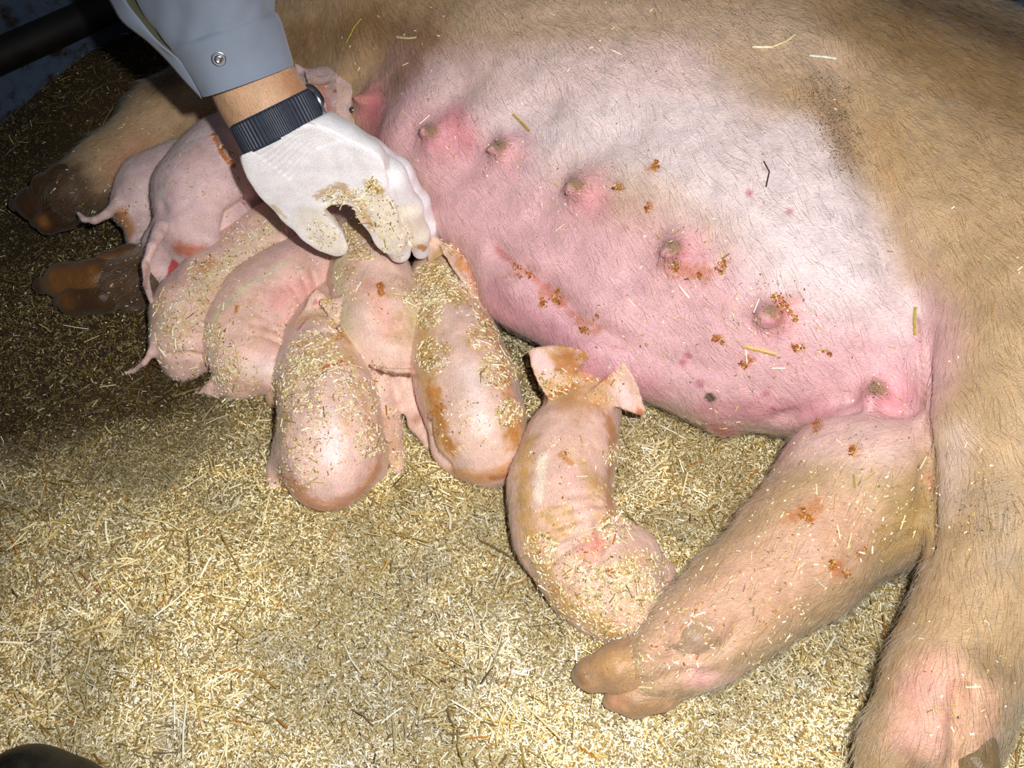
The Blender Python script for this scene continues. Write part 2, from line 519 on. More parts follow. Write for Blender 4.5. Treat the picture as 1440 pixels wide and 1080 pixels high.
PAL = np.array([srgb(255, 250, 226), srgb(240, 226, 182), srgb(222, 202, 146), srgb(200, 174, 106), srgb(166, 138, 74), srgb(140, 120, 82), srgb(92, 76, 50), srgb(182, 122, 50)])
ORP = np.array([srgb(180, 116, 46), srgb(156, 88, 32), srgb(196, 150, 76), srgb(140, 74, 26), srgb(196, 100, 40), srgb(226, 190, 120), srgb(110, 70, 30), srgb(240, 220, 170)])
def straw_cols(n, w, pos=None):
    w = np.array(w, float); w /= w.sum()
    c = PAL[rng.choice(len(PAL), n, p=w)] * (0.8 + 0.4 * rng.random((n, 1)))
    if pos is not None:
        q0 = np.concatenate([pos[:, :2], np.zeros((len(pos), 1))], 1)
        f1 = fbm(q0, 14, 3, 21); f2 = fbm(q0, 32, 3, 22)
        c = c * (0.72 + 0.56 * sstep(0.3, 0.7, f1))[:, None]
        g_ = (sstep(0.52, 0.72, f2) * 0.35)[:, None]
        c = c * (1 - g_) + c.mean(1, keepdims=True) * np.array([1.03, 1.0, 0.9]) * g_
        dz = np.clip(blobsum(pos, DIRT_SHADE) + (f2 - 0.5) * 0.6 * (blobsum(pos, DIRT_SHADE) > 0.15), 0, 1)[:, None]
        yz = np.clip(blobsum(pos, YEL), 0, 1)[:, None]
        c = c * (1 - yz) + c * np.array([1.0, 0.9, 0.55]) * yz
        keep = rng.random((n, 1)) < 0.07
        dz = np.where(keep, dz * 0.3, dz)
        c = c * (1 - dz) + (c * np.array([0.17, 0.15, 0.09]) + srgb(70, 50, 16) * 0.25) * dz
    return c

def put_straw(name, V, Q, k, col, mat, parent=None):
    me = mesh_from(name, V, Q, mat, False)
    a = me.color_attributes.new('tone', 'FLOAT_COLOR', 'POINT')
    c = np.ones((len(V), 4), np.float32); c[:, :3] = np.repeat(col, k, axis=0)
    a.data.foreach_set('color', c.ravel())
    return link(name, me, parent)

def scatter_floor(n):
    y = 0.10 + (rng.random(n) ** 1.3) * 1.8
    x = (rng.random(n) * 2 - 1) * (0.42 + 0.60 * y)
    p = np.stack([x, y, np.zeros(n)], 1)
    wa_ = P(0, 188, 0)[:2]; wb_ = P(242, 96, 0)[:2]; d_ = wb_ - wa_; n_ = np.array([d_[1], -d_[0]]); n_ /= np.linalg.norm(n_)
    ok = (((p[:, :2] - wa_) @ n_) > 0.002) | (p[:, 0] > wb_[0] + 0.01)
    ok &= ((np.array([0.80, 1.25]) - p[:, :2]) @ np.array([0.714, 0.70])) > 0.004
    p = p[ok]
    p[:, 2] = floor_h(p)
    return p
NCH = 880000
p = scatter_floor(NCH); NCH = len(p)
ln = rng.lognormal(math.log(0.0024), 0.55, NCH); wd = rng.uniform(0.0006, 0.0016, NCH)
p[:, 2] += rng.random(NCH) * 0.006
V1, Q1, k1 = straw_mesh(p, None, ln, np.minimum(wd, ln * 0.7), rng.random(NCH) * 6.283, rng.normal(0, 0.4, NCH), rng.normal(0, 0.5, NCH))
c1 = straw_cols(NCH, [4.2, 3.6, 2.4, 1.4, 0.9, 0.9, 0.6, 0.3], p)
o = put_straw('straw_chaff', V1, Q1, k1, c1, M_straw)
tag(o, 'pale chopped straw chaff covering the pen floor', 'straw', kind='stuff')
NST = 30000
p = scatter_floor(NST); NST = len(p)
q_ = P(180, 540, 0); k_ = 1500; p[:k_, 0] = q_[0] + rng.normal(0, 0.13, k_); p[:k_, 1] = q_[1] + rng.normal(0, 0.09, k_); p[:k_] = np.concatenate([p[:k_, :2], floor_h(p[:k_])[:, None]], 1)
fld = fbm(np.concatenate([p[:, :2], np.zeros((NST, 1))], 1), 6, 2, 77)
p = p[rng.random(NST) < sstep(0.3, 0.7, fld) * 0.9 + 0.1]; NST = len(p)
ln = np.clip(rng.lognormal(math.log(0.013), 0.55, NST), 0.006, 0.055); wd = rng.uniform(0.0006, 0.0020, NST)
p[:, 2] += 0.004 + rng.random(NST) * 0.007
V2, Q2, k2 = straw_mesh(p, None, ln, wd, rng.random(NST) * 6.283, rng.normal(0, 0.16, NST), rng.normal(0, 0.4, NST), rng.normal(0, 0.08, NST))
c2 = straw_cols(NST, [1.6, 2.8, 3.6, 3.2, 1.8, 0.7, 0.15, 0.45], p)
o = put_straw('straw_stalks', V2, Q2, k2, c2, M_straw)
tag(o, 'longer yellow straw stalks strewn over the chaff', 'straw', kind='stuff')

def wall(name, a, b, z1, mat, thick=0.04, off=1):
    a = np.array(a[:2]); b = np.array(b[:2]); d = (b - a) / np.linalg.norm(b - a)
    n = np.array([-d[1], d[0]]) * thick * off
    pts = [(*a, -0.05), (*b, -0.05), (*(b + n), -0.05), (*(a + n), -0.05), (*a, z1), (*b, z1), (*(b + n), z1), (*(a + n), z1)]
    Q = np.array([[0, 3, 2, 1], [4, 5, 6, 7], [0, 1, 5, 4], [1, 2, 6, 5], [2, 3, 7, 6], [3, 0, 4, 7]])
    return tag(link(name, mesh_from(name, np.array(pts), Q, mat, False)), kind='structure')

def mat_wall():
    m, nt, b, N, L = new_mat('blue_grey_panel')
    geo = N('ShaderNodeNewGeometry')
    n = N('ShaderNodeTexNoise'); n.inputs['Scale'].default_value = 26; n.inputs['Detail'].default_value = 8; n.inputs['Roughness'].default_value = 0.7
    L(geo.outputs['Position'], n.inputs['Vector'])
    cr = N('ShaderNodeValToRGB'); e = cr.color_ramp.elements
    e[0].position = 0.40; e[0].color = (*srgb(50, 34, 18), 1)
    e[1].position = 0.50; e[1].color = (*srgb(76, 92, 114), 1)
    x = cr.color_ramp.elements.new(0.8); x.color = (*srgb(92, 110, 134), 1)
    L(n.outputs['Fac'], cr.inputs[0]); L(cr.outputs[0], b.inputs['Base Color'])
    b.inputs['Roughness'].default_value = 0.5
    bp = N('ShaderNodeBump'); bp.inputs['Strength'].default_value = 0.3; bp.inputs['Distance'].default_value = 0.003
    L(n.outputs['Fac'], bp.inputs['Height']); L(bp.outputs[0], b.inputs['Normal'])
    return m
M_wall = mat_wall()
wa = P(0, 188, 0)[:2]; wb = P(242, 96, 0)[:2]; wd_ = (wb - wa) / np.linalg.norm(wb - wa)
wall('wall_left', wa - wd_ * 0.9, wb + wd_ * 0.02, 0.7, M_wall)
bq = np.array([0.80, 1.25]); bd = np.array([0.7, -0.714])
wall('wall_back', bq - bd * 2.0, bq + bd * 1.4, 1.0, M_wall)

# ---------------------------------------------------------------- tubes
def tube(name, pts, mat, parent=None, nseg=24, caps=True):
    """round tube through (x, y, z, r)"""
    pts = np.array(pts, float); n = len(pts)
    V = []; 
    for i in range(n):
        a = pts[max(i - 1, 0), :3]; b = pts[min(i + 1, n - 1), :3]
        d = (b - a) / np.linalg.norm(b - a)
        s = np.cross(d, [0, 0, 1.0]); s /= (np.linalg.norm(s) + 1e-9); u = np.cross(s, d)
        for j in range(nseg):
            t = 2 * math.pi * j / nseg
            V.append(pts[i, :3] + pts[i, 3] * (math.cos(t) * s + math.sin(t) * u))
    Q = [[i * nseg + j, i * nseg + (j + 1) % nseg, (i + 1) * nseg + (j + 1) % nseg, (i + 1) * nseg + j] for i in range(n - 1) for j in range(nseg)]
    return V, Q
ra = P(0, 78, 0.13); rb = P(170, 2, 0.13); rd = (rb - ra)
V, Q = tube('rail', [(*(ra - rd * 3), 0.021), (*(ra - rd), 0.021), (*ra, 0.021), (*rb, 0.021), (*(rb + rd * 0.25), 0.021)], None)
o = link('pen_rail', mesh_from('pen_rail', V, Q, M_pipe, True))
tag(o, 'dark steel rail running in front of the blue panel', 'rail')

# ---------------------------------------------------------------- the sow
lo = T(-0.95, -0.5, 0); 
F = Field((-0.80, 0.10, -0.012), (1.05, 1.85, 0.50), 0.0056)
ax = [UU, VV, (0, 0, 1)]
F.ell(T(0.24, 0.20, 0.16), (0.56, 0.27, 0.168), ax, k=0.05)
F.ell(T(0.34, 0.05, 0.125), (0.40, 0.170, 0.135), ax, k=0.08)
F.ell(T(0.46, -0.01, 0.105), (0.25, 0.140, 0.115), ax, k=0.07)
F.ell(T(-0.16, 0.20, 0.17), (0.22, 0.22, 0.18), ax, k=0.08)           # shoulder
F.ell(T(0.70, 0.17, 0.145), (0.20, 0.19, 0.14), ax, k=0.08)            # hip
# neck and head, beyond the frame
F.chain([(*T(-0.25, 0.2, 0.16), 0.155), (*T(-0.45, 0.30, 0.15), 0.13), (*T(-0.6, 0.38, 0.13), 0.115), (*T(-0.74, 0.42, 0.09), 0.07), (*T(-0.86, 0.43, 0.07), 0.05)], k=0.08, kin=0.05)
F.ell(T(-0.50, 0.42, 0.26), (0.08, 0.06, 0.02), [(1, .5, -.6), (-.5, 1, 0), (.6, .3, 1)], k=0.02)
# glands under the visible teats
TEATS = [(513, 137, .16, 46), (606, 181, .2, 52), (702, 202, .2, 52), (812, 258, .19, 54), (948, 345, .17, 56), (1084, 436, .15, 56), (1234, 545, .11, 44)]
for (x, y, z, r) in TEATS:
    F.chain([C(x, y + 12, z - 0.035, r)], k=0.05)
F.chain([C(745, 400, 0.085, 62), C(860, 478, 0.075, 64), C(1010, 525, 0.065, 62), C(1120, 530, 0.06, 60), C(1225, 525, .085, 60)], k=0.06, kin=0.03)
F.chain([C(690, 320, 0.11, 44), C(740, 380, 0.09, 55)], k=0.05, kin=0.03)
F.chain([C(1018, 590, 0.03, 22)], k=0.02)
F.chain([C(545, 180, 0.13, 36), C(595, 240, 0.12, 44), C(650, 295, 0.11, 44)], k=0.05, kin=0.03)
# fore legs
F.chain([(*T(-0.16, 0.07, 0.12), 0.10), C(330, 110, 0.10, 62), C(235, 165, 0.075, 50), C(150, 235, 0.06, 38), C(105, 270, 0.055, 42)], k=0.05, kin=0.02)
F.chain([(*T(-0.14, 0.05, 0.07), 0.07), C(330, 300, 0.045, 44), C(210, 390, 0.035, 38), C(160, 400, 0.032, 36)], k=0.03, kin=0.02)
# under hind leg
F.chain([C(1330, 660, 0.065, 92), C(1212, 690, 0.072, 108), C(1130, 775, 0.06, 88), C(1050, 840, 0.05, 72), C(985, 893, 0.045, 62), C(925, 935, 0.040, 50)], k=0.012, kin=0.03)
F.ell(C(1000, 888, 0.066, 40), (0.030, 0.020, 0.018), [(1, .4, 0), (-.4, 1, 0), (0, 0, 1)], k=0.012)
# upper hind leg
F.chain([(*T(0.70, 0.11, 0.155), 0.125), C(1475, 370, 0.18, 160), C(1432, 520, 0.17, 132)], k=0.05, kin=0.06)
F.chain([C(1440, 440, 0.18, 140), C(1422, 600, 0.150, 116), C(1416, 740, 0.125, 94), C(1388, 850, 0.105, 82), C(1345, 940, 0.09, 80), C(1305, 1030, 0.078, 84)], k=0.008, kin=0.03)
F.chain([C(1245, 1075, 0.06, 40), C(1230, 1110, 0.05, 30)], k=0.03)
F.chain([C(1375, 1000, 0.075, 34), C(1385, 1050, 0.06, 30)], k=0.02)
# teats themselves
for i, (x, y, z, r) in enumerate(TEATS):
    pass
B = Body(F, 1)
F2 = F
for i, (x, y, z, r) in enumerate(TEATS):
    h = B.hit(x, y + 2)
    if h is None: continue
    p, n, t = h
    L_ = 0.016 if i != 6 else 0.024
    dirn = n * 0.8 + np.array([-0.25, -0.35, -0.1]) * (1 if i < 6 else 0.6)
    dirn /= np.linalg.norm(dirn)
    F.chain([(*(p - n * 0.012), 0.014), (*(p + dirn * L_ * 0.5), 0.0092), (*(p + dirn * L_), 0.0088)], k=0.014, kin=0.006)
B = Body(F, 1)
# folds and veins
B.crease([(1180, 90), (1205, 180), (1240, 300), (1275, 400), (1290, 470)], 0.018, 0.010)
B.crease([(1292, 440), (1298, 520), (1300, 600)], 0.006, 0.010)
B.crease([(1303, 610), (1306, 700), (1306, 770)], 0.005, 0.012)
B.crease([(690, 348), (760, 398), (805, 442), (870, 482)], 0.011, 0.011)
B.crease([(900, 500), (960, 520), (1020, 520)], 0.014, 0.004)
B.crease([(650, 120), (585, 175), (565, 230)], 0.018, 0.007)
B.crease([(770, 150), (690, 180), (650, 240)], 0.018, 0.008)
B.crease([(880, 190), (800, 225), (760, 300)], 0.02, 0.007)
B.crease([(990, 290), (930, 310), (890, 380)], 0.02, 0.005)
B.crease([(690, 420), (690, 380), (720, 340)], 0.02, 0.006)
B.crease([(530, 80), (500, 110), (498, 150)], 0.02, 0.008)
B.crease([(860, 230), (1000, 250), (1100, 330), (1200, 420)], 0.03, -0.004)
for k_ in range(9):
    x0 = 950 + k_ * 24
    B.crease([(x0, 130 + k_ * 6), (x0 + 12, 190 + k_ * 8), (x0 + 30, 260 + k_ * 8)], 0.0045, 0.0022)
for k_ in range(4):
    B.crease([(1225 + k_ * 12, 320 + k_ * 20), (1262 + k_ * 6, 420), (1284, 480)], 0.0045, 0.0035)
B.crease([(1098, 590), (1180, 578), (1285, 572)], 0.008, 0.008)
B.crease([(930, 912), (980, 925), (1025, 908), (1040, 880)], 0.006, 0.007)
B.crease([(900, 962), (950, 950), (1000, 950)], 0.005, 0.006)
B.crease([(1350, 975), (1350, 1040), (1345, 1080)], 0.007, 0.012)
for (x, y, z, r) in TEATS:                        # ring of wrinkled areola
    d = B.line_dist([(x, y + 4)])
    B.V = B.V + B.N * (0.0010 * np.sin(d * 900) * np.exp(-(d / 0.02) ** 2))[:, None]
nb = fbm(B.V, 14, 3, 5)
B.V = B.V + B.N * ((nb - 0.5) * 0.008)[:, None]
B.refresh(); B.refine()
TAN = srgb(180, 149, 112); PINK = srgb(222, 174, 178); PALE = srgb(222, 202, 202); BR = srgb(150, 112, 62); DKP = srgb(196, 120, 132)
B.paint_base(TAN, 0.10, 22)
B.paint([(700, 20), (1000, 40), (1150, 60)], 110, srgb(214, 184, 160), 0.7, soft=1)
for (poly, r, c, s) in [
    ([(560, 150), (700, 260), (820, 380), (1000, 440), (1200, 500)], 150, PINK, 0.95),
    ([(640, 330), (760, 440), (950, 530), (1150, 560), (1260, 520)], 120, PINK, 0.9),
    ([(760, 160), (950, 180), (1080, 260), (1170, 360)], 130, PALE, 0.95),
    ([(1120, 200), (1200, 330), (1250, 430)], 60, PALE, 0.7),
    ([(620, 110), (760, 110), (950, 90)], 70, srgb(222, 194, 190), 0.7),
    ([(700, 430), (800, 500), (900, 550)], 60, srgb(206, 140, 156), 0.6),
    ([(1000, 580), (1150, 590)], 40, srgb(206, 136, 148), 0.6),
    ([(1000, 600), (1030, 608)], 26, srgb(176, 76, 86), 0.7)]:
    B.paint(poly, r, c, s, soft=0.8, rough=0.12, scale=20)
for i, (x, y, z, r) in enumerate(TEATS):
    B.paint((x + 12, y + 12), 58, srgb(224, 140, 152), 0.65, soft=1.0, rough=0.2)
    B.paint((x, y), 26, srgb(176, 128, 118), 0.6, soft=0.8, rough=0.3)
    B.paint((x, y), 15, srgb(150, 124, 92), 0.85, soft=0.6, rough=0.4)
B.paint([(520, 150), (530, 200)], 42, srgb(214, 112, 124), 0.65, soft=1)
B.paint([(640, 160), (660, 200)], 34, srgb(214, 116, 130), 0.5, soft=1)
B.paint([(420, 60), (520, 30), (600, 60), (560, 110)], 50, srgb(128, 92, 54), 0.7, soft=1, rough=0.4)
B.paint([(1290, 0), (1380, 30), (1440, 60)], 110, srgb(110, 78, 34), 0.95, soft=1)
B.paint([(1200, 30), (1300, 70), (1440, 140)], 90, srgb(146, 110, 60), 0.7, soft=1)
B.paint([(1240, 180), (1262, 290), (1285, 380)], 34, srgb(172, 132, 84), 0.5, soft=1)
B.paint([(1150, 130), (1180, 170), (1190, 220)], 34, srgb(176, 140, 112), 0.5, soft=1, rough=0.6)
B.paint([(1340, 620), (1330, 700)], 50, srgb(226, 200, 186), 0.6, soft=1)
B.paint([(1390, 700), (1420, 780)], 50, srgb(150, 132, 110), 0.45, soft=1, rough=0.5)
B.paint([(1310, 960), (1290, 1030)], 70, srgb(220, 160, 146), 0.7, soft=0.9, rough=0.3)
B.paint([(1385, 980), (1385, 1060)], 34, srgb(214, 160, 140), 0.5, soft=0.9)
B.paint([(1385, 930), (1410, 950)], 34, srgb(120, 96, 66), 0.6, soft=1, rough=0.5)
B.paint([(1290, 1075)], 30, srgb(90, 70, 44), 0.6, soft=1, rough=0.5)
B.paint([(1130, 620), (1240, 620)], 70, srgb(226, 188, 178), 0.85, soft=0.9)
B.paint([(1180, 740), (1050, 830), (950, 900)], 90, srgb(206, 160, 136), 0.8, soft=0.9)
B.paint([(1290, 720), (1260, 770)], 60, srgb(158, 128, 72), 0.75, soft=1, rough=0.4)
B.paint([(1040, 950), (980, 950)], 32, srgb(224, 170, 164), 0.8, soft=0.9)
B.paint([(990, 893)], 34, srgb(150, 116, 90), 0.7, soft=0.7, rough=0.3)
B.paint([(1306, 660), (1309, 690)], 4, srgb(170, 60, 44), 0.7, soft=1)
ORG_ = srgb(186, 104, 34)
SPOTS = [((1150, 602), 9, .9), ((1200, 636), 8, .9), ([(1110, 728), (1150, 712)], 11, .9), ((1178, 800), 12, .9), ((1212, 776), 7, .7),
                     ([(940, 375), (990, 385)], 12, .8), ((1016, 372), 10, .9), ((918, 238), 8, .9), ([(770, 410), (790, 425)], 12, .7), ([(815, 450), (840, 462)], 9, .8),
                     ((912, 290), 6, .8), ((870, 262), 7, .6), ([(1100, 445), (1110, 425)], 14, .6), ((1052, 506), 9, .8), ((1012, 478), 8, .7), ((1120, 490), 8, .6), ([(720, 385), (745, 380)], 10, .4), ((1165, 495), 6, .7)]
for (poly, r, s_) in SPOTS:
    B.paint(poly, r * 1.4, ORG_, s_ * 0.75, soft=0.8, rough=1.2, scale=260)
B.paint([(700, 352), (760, 398), (805, 442)], 8, srgb(190, 100, 80), 0.6, soft=0.9, rough=0.6, scale=120)
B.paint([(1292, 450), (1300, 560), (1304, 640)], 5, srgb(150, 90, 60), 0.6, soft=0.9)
B.paint((1000, 560), 10, srgb(70, 60, 30), 0.95, soft=0.3, rough=0.5, scale=150)
for (x, y) in [(1053, 271), (1110, 298), (1078, 553), (1088, 575), (968, 500), (960, 510), (985, 540)]:
    B.paint((x, y), 8, srgb(186, 90, 116), 0.75, soft=0.8, rough=0.4)
# front: brown tones, mostly dark, on the head-end legs
B.paint([(40, 280), (90, 260), (110, 300)], 66, srgb(72, 46, 26), 0.92, soft=0.8, rough=0.3)
B.paint([(240, 110), (140, 175), (80, 230)], 44, srgb(88, 62, 30), 0.9, soft=1, rough=0.3)
B.paint([(200, 195), (160, 240)], 30, srgb(190, 134, 104), 0.6, soft=1)
B.paint([(80, 400), (220, 400), (300, 380)], 70, srgb(72, 48, 30), 0.92, soft=0.7)
sow = B.build('sow', M_sow)
tag(sow, 'large tan and pink sow lying on her side with her udder facing out', 'pig')
SOW = B

# bristles of the sow: short hairs combed along the flank
def bristles(body, name, n, parent, lenf, dirf, mask, colf, rad=0.00022, seed=1, skin=False):
    r = np.random.default_rng(seed)
    f = r.integers(0, len(body.Q), n)
    w = r.dirichlet((1, 1, 1, 1), n)
    Pp = (body.V[body.Q[f]] * w[:, :, None]).sum(1)
    Nn = body.N[body.Q[f, 0]]
    m = mask(Pp, Nn, r)
    bc = body.col[body.Q[f, 0]][m] if skin else None
    Pp = Pp[m]; Nn = Nn[m]; n = len(Pp)
    D = dirf(Pp, Nn, r)
    D = D - Nn * (D * Nn).sum(1)[:, None]; D /= np.linalg.norm(D, axis=1)[:, None] + 1e-9
    L = lenf(Pp, r)[:, None]
    W = np.cross(D, Nn)
    D = D + W * ((fbm(Pp, 55, 2, seed + 3) - 0.5) * 1.6)[:, None]
    jit = r.normal(0, 0.25, (n, 3))
    D = D + jit * 0.6
    a = Pp - Nn * 0.001; b_ = Pp + (D * 0.5 + Nn * 0.09) * L; c_ = Pp + (D * 1.0 + Nn * 0.07) * L
    # three-point curves
    hc = bpy.data.hair_curves.new(name)
    hc.add_curves([3] * n)
    pos = np.stack([a, b_, c_], 1).reshape(-1, 3).astype(np.float32)
    hc.attributes['position'].data.foreach_set('vector', pos.ravel())
    ra = hc.attributes.get('radius') or hc.attributes.new('radius', 'FLOAT', 'POINT')
    rr = np.tile(np.array([rad, rad * 0.8, rad * 0.25], np.float32), n)
    ra.data.foreach_set('value', rr)
    ca = hc.attributes.new('tone', 'FLOAT_COLOR', 'CURVE')
    cc = np.ones((n, 4), np.float32); cc[:, :3] = colf(Pp, r) if bc is None else colf(Pp, r, bc)
    ca.data.foreach_set('color', cc.ravel())
    hc.materials.append(M_hair)
    o = link(name, hc, parent); o['kind'] = 'stuff'
    return o

from mathutils.kdtree import KDTree
def nearest_col(body):
    kd = KDTree(len(body.V))
    for i, v in enumerate(body.V): kd.insert(v, i)
    kd.balance(); return kd

def seen(Pp, margin=60):
    rel = Pp - ORG
    dz = rel @ FW
    x = 720 + (rel @ RT) / dz * FPX; y = 540 - (rel @ UP) / dz * FPX
    return x, y
def sow_mask(Pp, Nn, r):
    x, y = seen(Pp)
    ok = (x > -60) & (x < 1500) & (y > -80) & (y < 1140) & (((ORG - Pp) * Nn).sum(1) > -0.05)
    # few hairs on the udder, many on flank, thigh and legs
    tr = (Pp - O0); u = tr @ UU; v = tr @ VV
    ud = np.zeros(len(Pp))
    for poly, rr in [((620, 250), .17), ((800, 350), .18), ((950, 300), .18), ((1080, 400), .17), ((1200, 480), .12)]:
        h = SOW.hit(*poly)
        if h: ud = np.maximum(ud, 1 - sstep(rr * 0.75, rr * 1.05, np.linalg.norm(Pp - h[0], axis=1)))
    return ok & (r.random(len(Pp)) < 1 - 0.6 * ud)
def sow_dir(Pp, Nn, r):
    x, y = seen(Pp)
    n_ = len(Pp)
    d = np.tile(UU * 0.9 + np.array([0, 0, -0.5]) - VV * 0.35, (n_, 1))
    leg = sstep(600, 760, y)[:, None]
    d = d * (1 - leg) + np.array([-0.25, -0.9, -0.3])[None] * leg
    und = ((x < 1290) & (y > 590))[:, None]
    d = np.where(und, np.array([-0.7, -0.6, -0.2])[None], d)
    left = sstep(520, 420, x)[:, None]
    d = d * (1 - left) + np.array([-0.8, -0.5, -0.5])[None] * left
    return d
def sow_hcol(Pp, r, bc):
    n_ = len(Pp)
    pinkish = np.clip((bc[:, 2] / (bc[:, 0] + 1e-6) - 0.42) / 0.2, 0, 1)[:, None]      # 1 on the udder, 0 on the tan coat
    k = r.random((n_, 1))
    tan = np.where(k < 0.45, srgb(252, 240, 212)[None] * np.ones((n_, 1)), np.where(k < 0.75, bc * 1.2, srgb(146, 108, 58)[None] * np.ones((n_, 1))))
    ud = np.where(k < 0.8, srgb(252, 240, 232)[None] * np.ones((n_, 1)), srgb(170, 140, 120)[None] * np.ones((n_, 1)))
    c = tan * (1 - pinkish) + ud * pinkish
    lum = np.clip(bc.mean(1) / srgb(180, 149, 112).mean(), 0.25, 1)[:, None]
    return np.clip(c * lum * (0.85 + 0.3 * r.random((n_, 1))), 0, 1)
bristles(SOW, 'bristles', 230000, sow, lambda p_, r: r.uniform(0.008, 0.024, len(p_)), sow_dir, sow_mask, sow_hcol, 0.00014, 2, skin=True)

# straw and chaff caught on a body
def clumps(L):
    r = random.Random(4); out = []
    for (x, y, rp, n) in L:
        a = r.random() * 6.28
        for k_ in range(5):
            d = r.uniform(-1.3, 1.3) * rp; e = r.uniform(-.5, .5) * rp
            out.append((x + math.cos(a) * d - math.sin(a) * e, y + math.sin(a) * d + math.cos(a) * e, rp * r.uniform(0.2, 0.55), max(3, int(n / 5 * r.uniform(.5, 1.3)))))
    return out
DKP_ = np.array([srgb(60, 46, 36), srgb(90, 70, 50), srgb(110, 92, 78), srgb(44, 36, 30)])
def stuck(body, name, spots, parent, seed, big=0.025, weights=(3, 3.5, 3.2, 2.4, 1.0, .5, .2, .7), orange=(), dark=(), amount=2.6, size=1.0):
    """spots: (px, py, rpx, count); pieces lie on the skin where chaff has stuck"""
    r = np.random.default_rng(seed)
    pos = []; nor = []; isor = []
    for (x, y, rp, cnt, org_) in [(*q, 0) for q in [(a_, b_, c_, int(d_ * amount)) for a_, b_, c_, d_ in spots]] + [(*q, 1) for q in orange] + [(*q, 2) for q in dark]:
        a = r.random(cnt) * 6.283; q = np.sqrt(r.random(cnt)) * rp
        for xx, yy in zip(x + np.cos(a) * q, y + np.sin(a) * q):
            h = body.hit(xx, yy)
            if h is None: continue
            pos.append(h[0]); nor.append(h[1]); isor.append(org_)
    if not pos: return None
    pos = np.array(pos); nor = np.array(nor); n = len(pos)
    t = r.normal(0, 1, (n, 3)); t = t - nor * (t * nor).sum(1)[:, None]; t /= np.linalg.norm(t, axis=1)[:, None]
    t = t + nor * r.normal(0.05, 0.15, n)[:, None]
    s = np.cross(nor, t)
    isb = r.random(n) < big
    isor = np.array(isor); isb &= isor == 0
    L = np.where(isb, r.uniform(0.006, 0.015, n), r.lognormal(math.log(0.0016 * size), 0.5, n))[:, None] / 2
    W = np.minimum(np.where(isb, r.uniform(0.0008, 0.0016, n), r.uniform(0.0006, 0.0015, n))[:, None] / 2, L * 0.7)
    k2_ = np.where(isor == 1, 0.75, np.where(isor == 2, 0.30, 1.0))[:, None]; L = L * k2_; W = np.minimum(W * np.where(isor == 1, 1.5, np.where(isor == 2, 0.5, 1.0))[:, None], L)
    c = pos + nor * np.where(isor == 2, 0.0004, 0.0010)[:, None]
    h_ = nor * 0.0007
    V = np.stack([c - t * L - s * W, c + t * L - s * W, c + t * L + s * W, c - t * L + s * W, c - t * L + h_, c + t * L + h_], 1).reshape(-1, 3)
    b = (np.arange(n) * 6)[:, None]
    Q = np.concatenate([b + np.array([[0, 1, 5, 4]]), b + np.array([[4, 5, 2, 3]])])
    w = np.array(weights, float); w /= w.sum()
    col = PAL[r.choice(len(PAL), n, p=w)] * (0.85 + 0.3 * r.random((n, 1)))
    col = np.where(isor[:, None] == 2, DKP_[r.choice(4, n)], col)
    io = isor[:, None] == 1
    col = np.where(io, ORP[r.choice(8, n, p=[.24, .2, .16, .12, .12, .07, .05, .04])] * (0.7 + 0.5 * r.random((n, 1))), col)
    o = put_straw(name, V, Q, 6, col, M_chaff, parent)
    o['kind'] = 'stuff'
    return o
stuck(SOW, 'stuck_chaff', [(1160, 720, 110, 260), (1050, 850, 90, 220), (940, 900, 60, 220), (870, 930, 60, 80), (1260, 700, 60, 60), (1090, 460, 80, 130), (960, 360, 70, 60), (1000, 500, 110, 90),
      (1230, 540, 60, 20), (620, 190, 60, 30), (700, 210, 40, 30), (820, 270, 60, 40), (560, 60, 80, 40), (800, 60, 150, 30), (1350, 400, 150, 40), (1340, 950, 90, 60), (1000, 100, 200, 25), (860, 470, 60, 50),
      (180, 170, 80, 60), (110, 270, 60, 60), (200, 400, 60, 60), (1340, 700, 80, 40)], sow, 5, amount=1.1, size=1.2,
      orange=clumps([(q[0][0], q[0][1], q[1] * 0.9, int(q[1] * 7)) if isinstance(q[0], tuple) else (sum(a_[0] for a_ in q[0]) / 2, sum(a_[1] for a_ in q[0]) / 2, q[1] * 1.3, int(q[1] * 9)) for q in SPOTS]),
      dark=[(1160, 140, 40, 500), (1178, 190, 34, 420), (1190, 230, 26, 160), (1060, 40, 60, 160), (900, 60, 120, 160), (760, 250, 160, 90), (1080, 420, 30, 60), (945, 350, 26, 60), (812, 262, 24, 50), (702, 205, 18, 50), (1230, 545, 20, 60), (1100, 330, 160, 120), (1390, 720, 50, 200), (1250, 600, 60, 60), (1050, 500, 140, 90)])
# a few long straws lying on the flank
def flank_straw(poly, w, col, label):
    V = []; 
    pts = [SOW.hit(x, y) for x, y in poly]
    for i, h in enumerate(pts):
        p_, n_, t_ = h
        a = pts[max(i - 1, 0)][0]; b_ = pts[min(i + 1, len(pts) - 1)][0]
        s = np.cross(n_, b_ - a); s /= np.linalg.norm(s)
        c = p_ + n_ * 0.0022
        V += [c - s * w / 2, c + n_ * w * 0.35, c + s * w / 2, c - n_ * w * 0.1]
    Q = [[i * 4 + j, (i + 1) * 4 + j, (i + 1) * 4 + (j + 1) % 4, i * 4 + (j + 1) % 4] for i in range(len(pts) - 1) for j in range(4)]
    Q += [[0, 1, 2, 3], [len(V) - 1, len(V) - 2, len(V) - 3, len(V) - 4]]
    m = mat_plain('straw_piece', col, 0.4, 0, 300, 0.25)
    return tag(link('straw_piece', mesh_from('straw_piece', V, Q, m, False)), label, 'straw', 'loose straws on the sow')
flank_straw([(1058, 68), (1085, 68), (1105, 60), (1117, 51)], 0.0030, srgb(240, 222, 170), 'long curved pale straw lying high on the sow\'s flank')
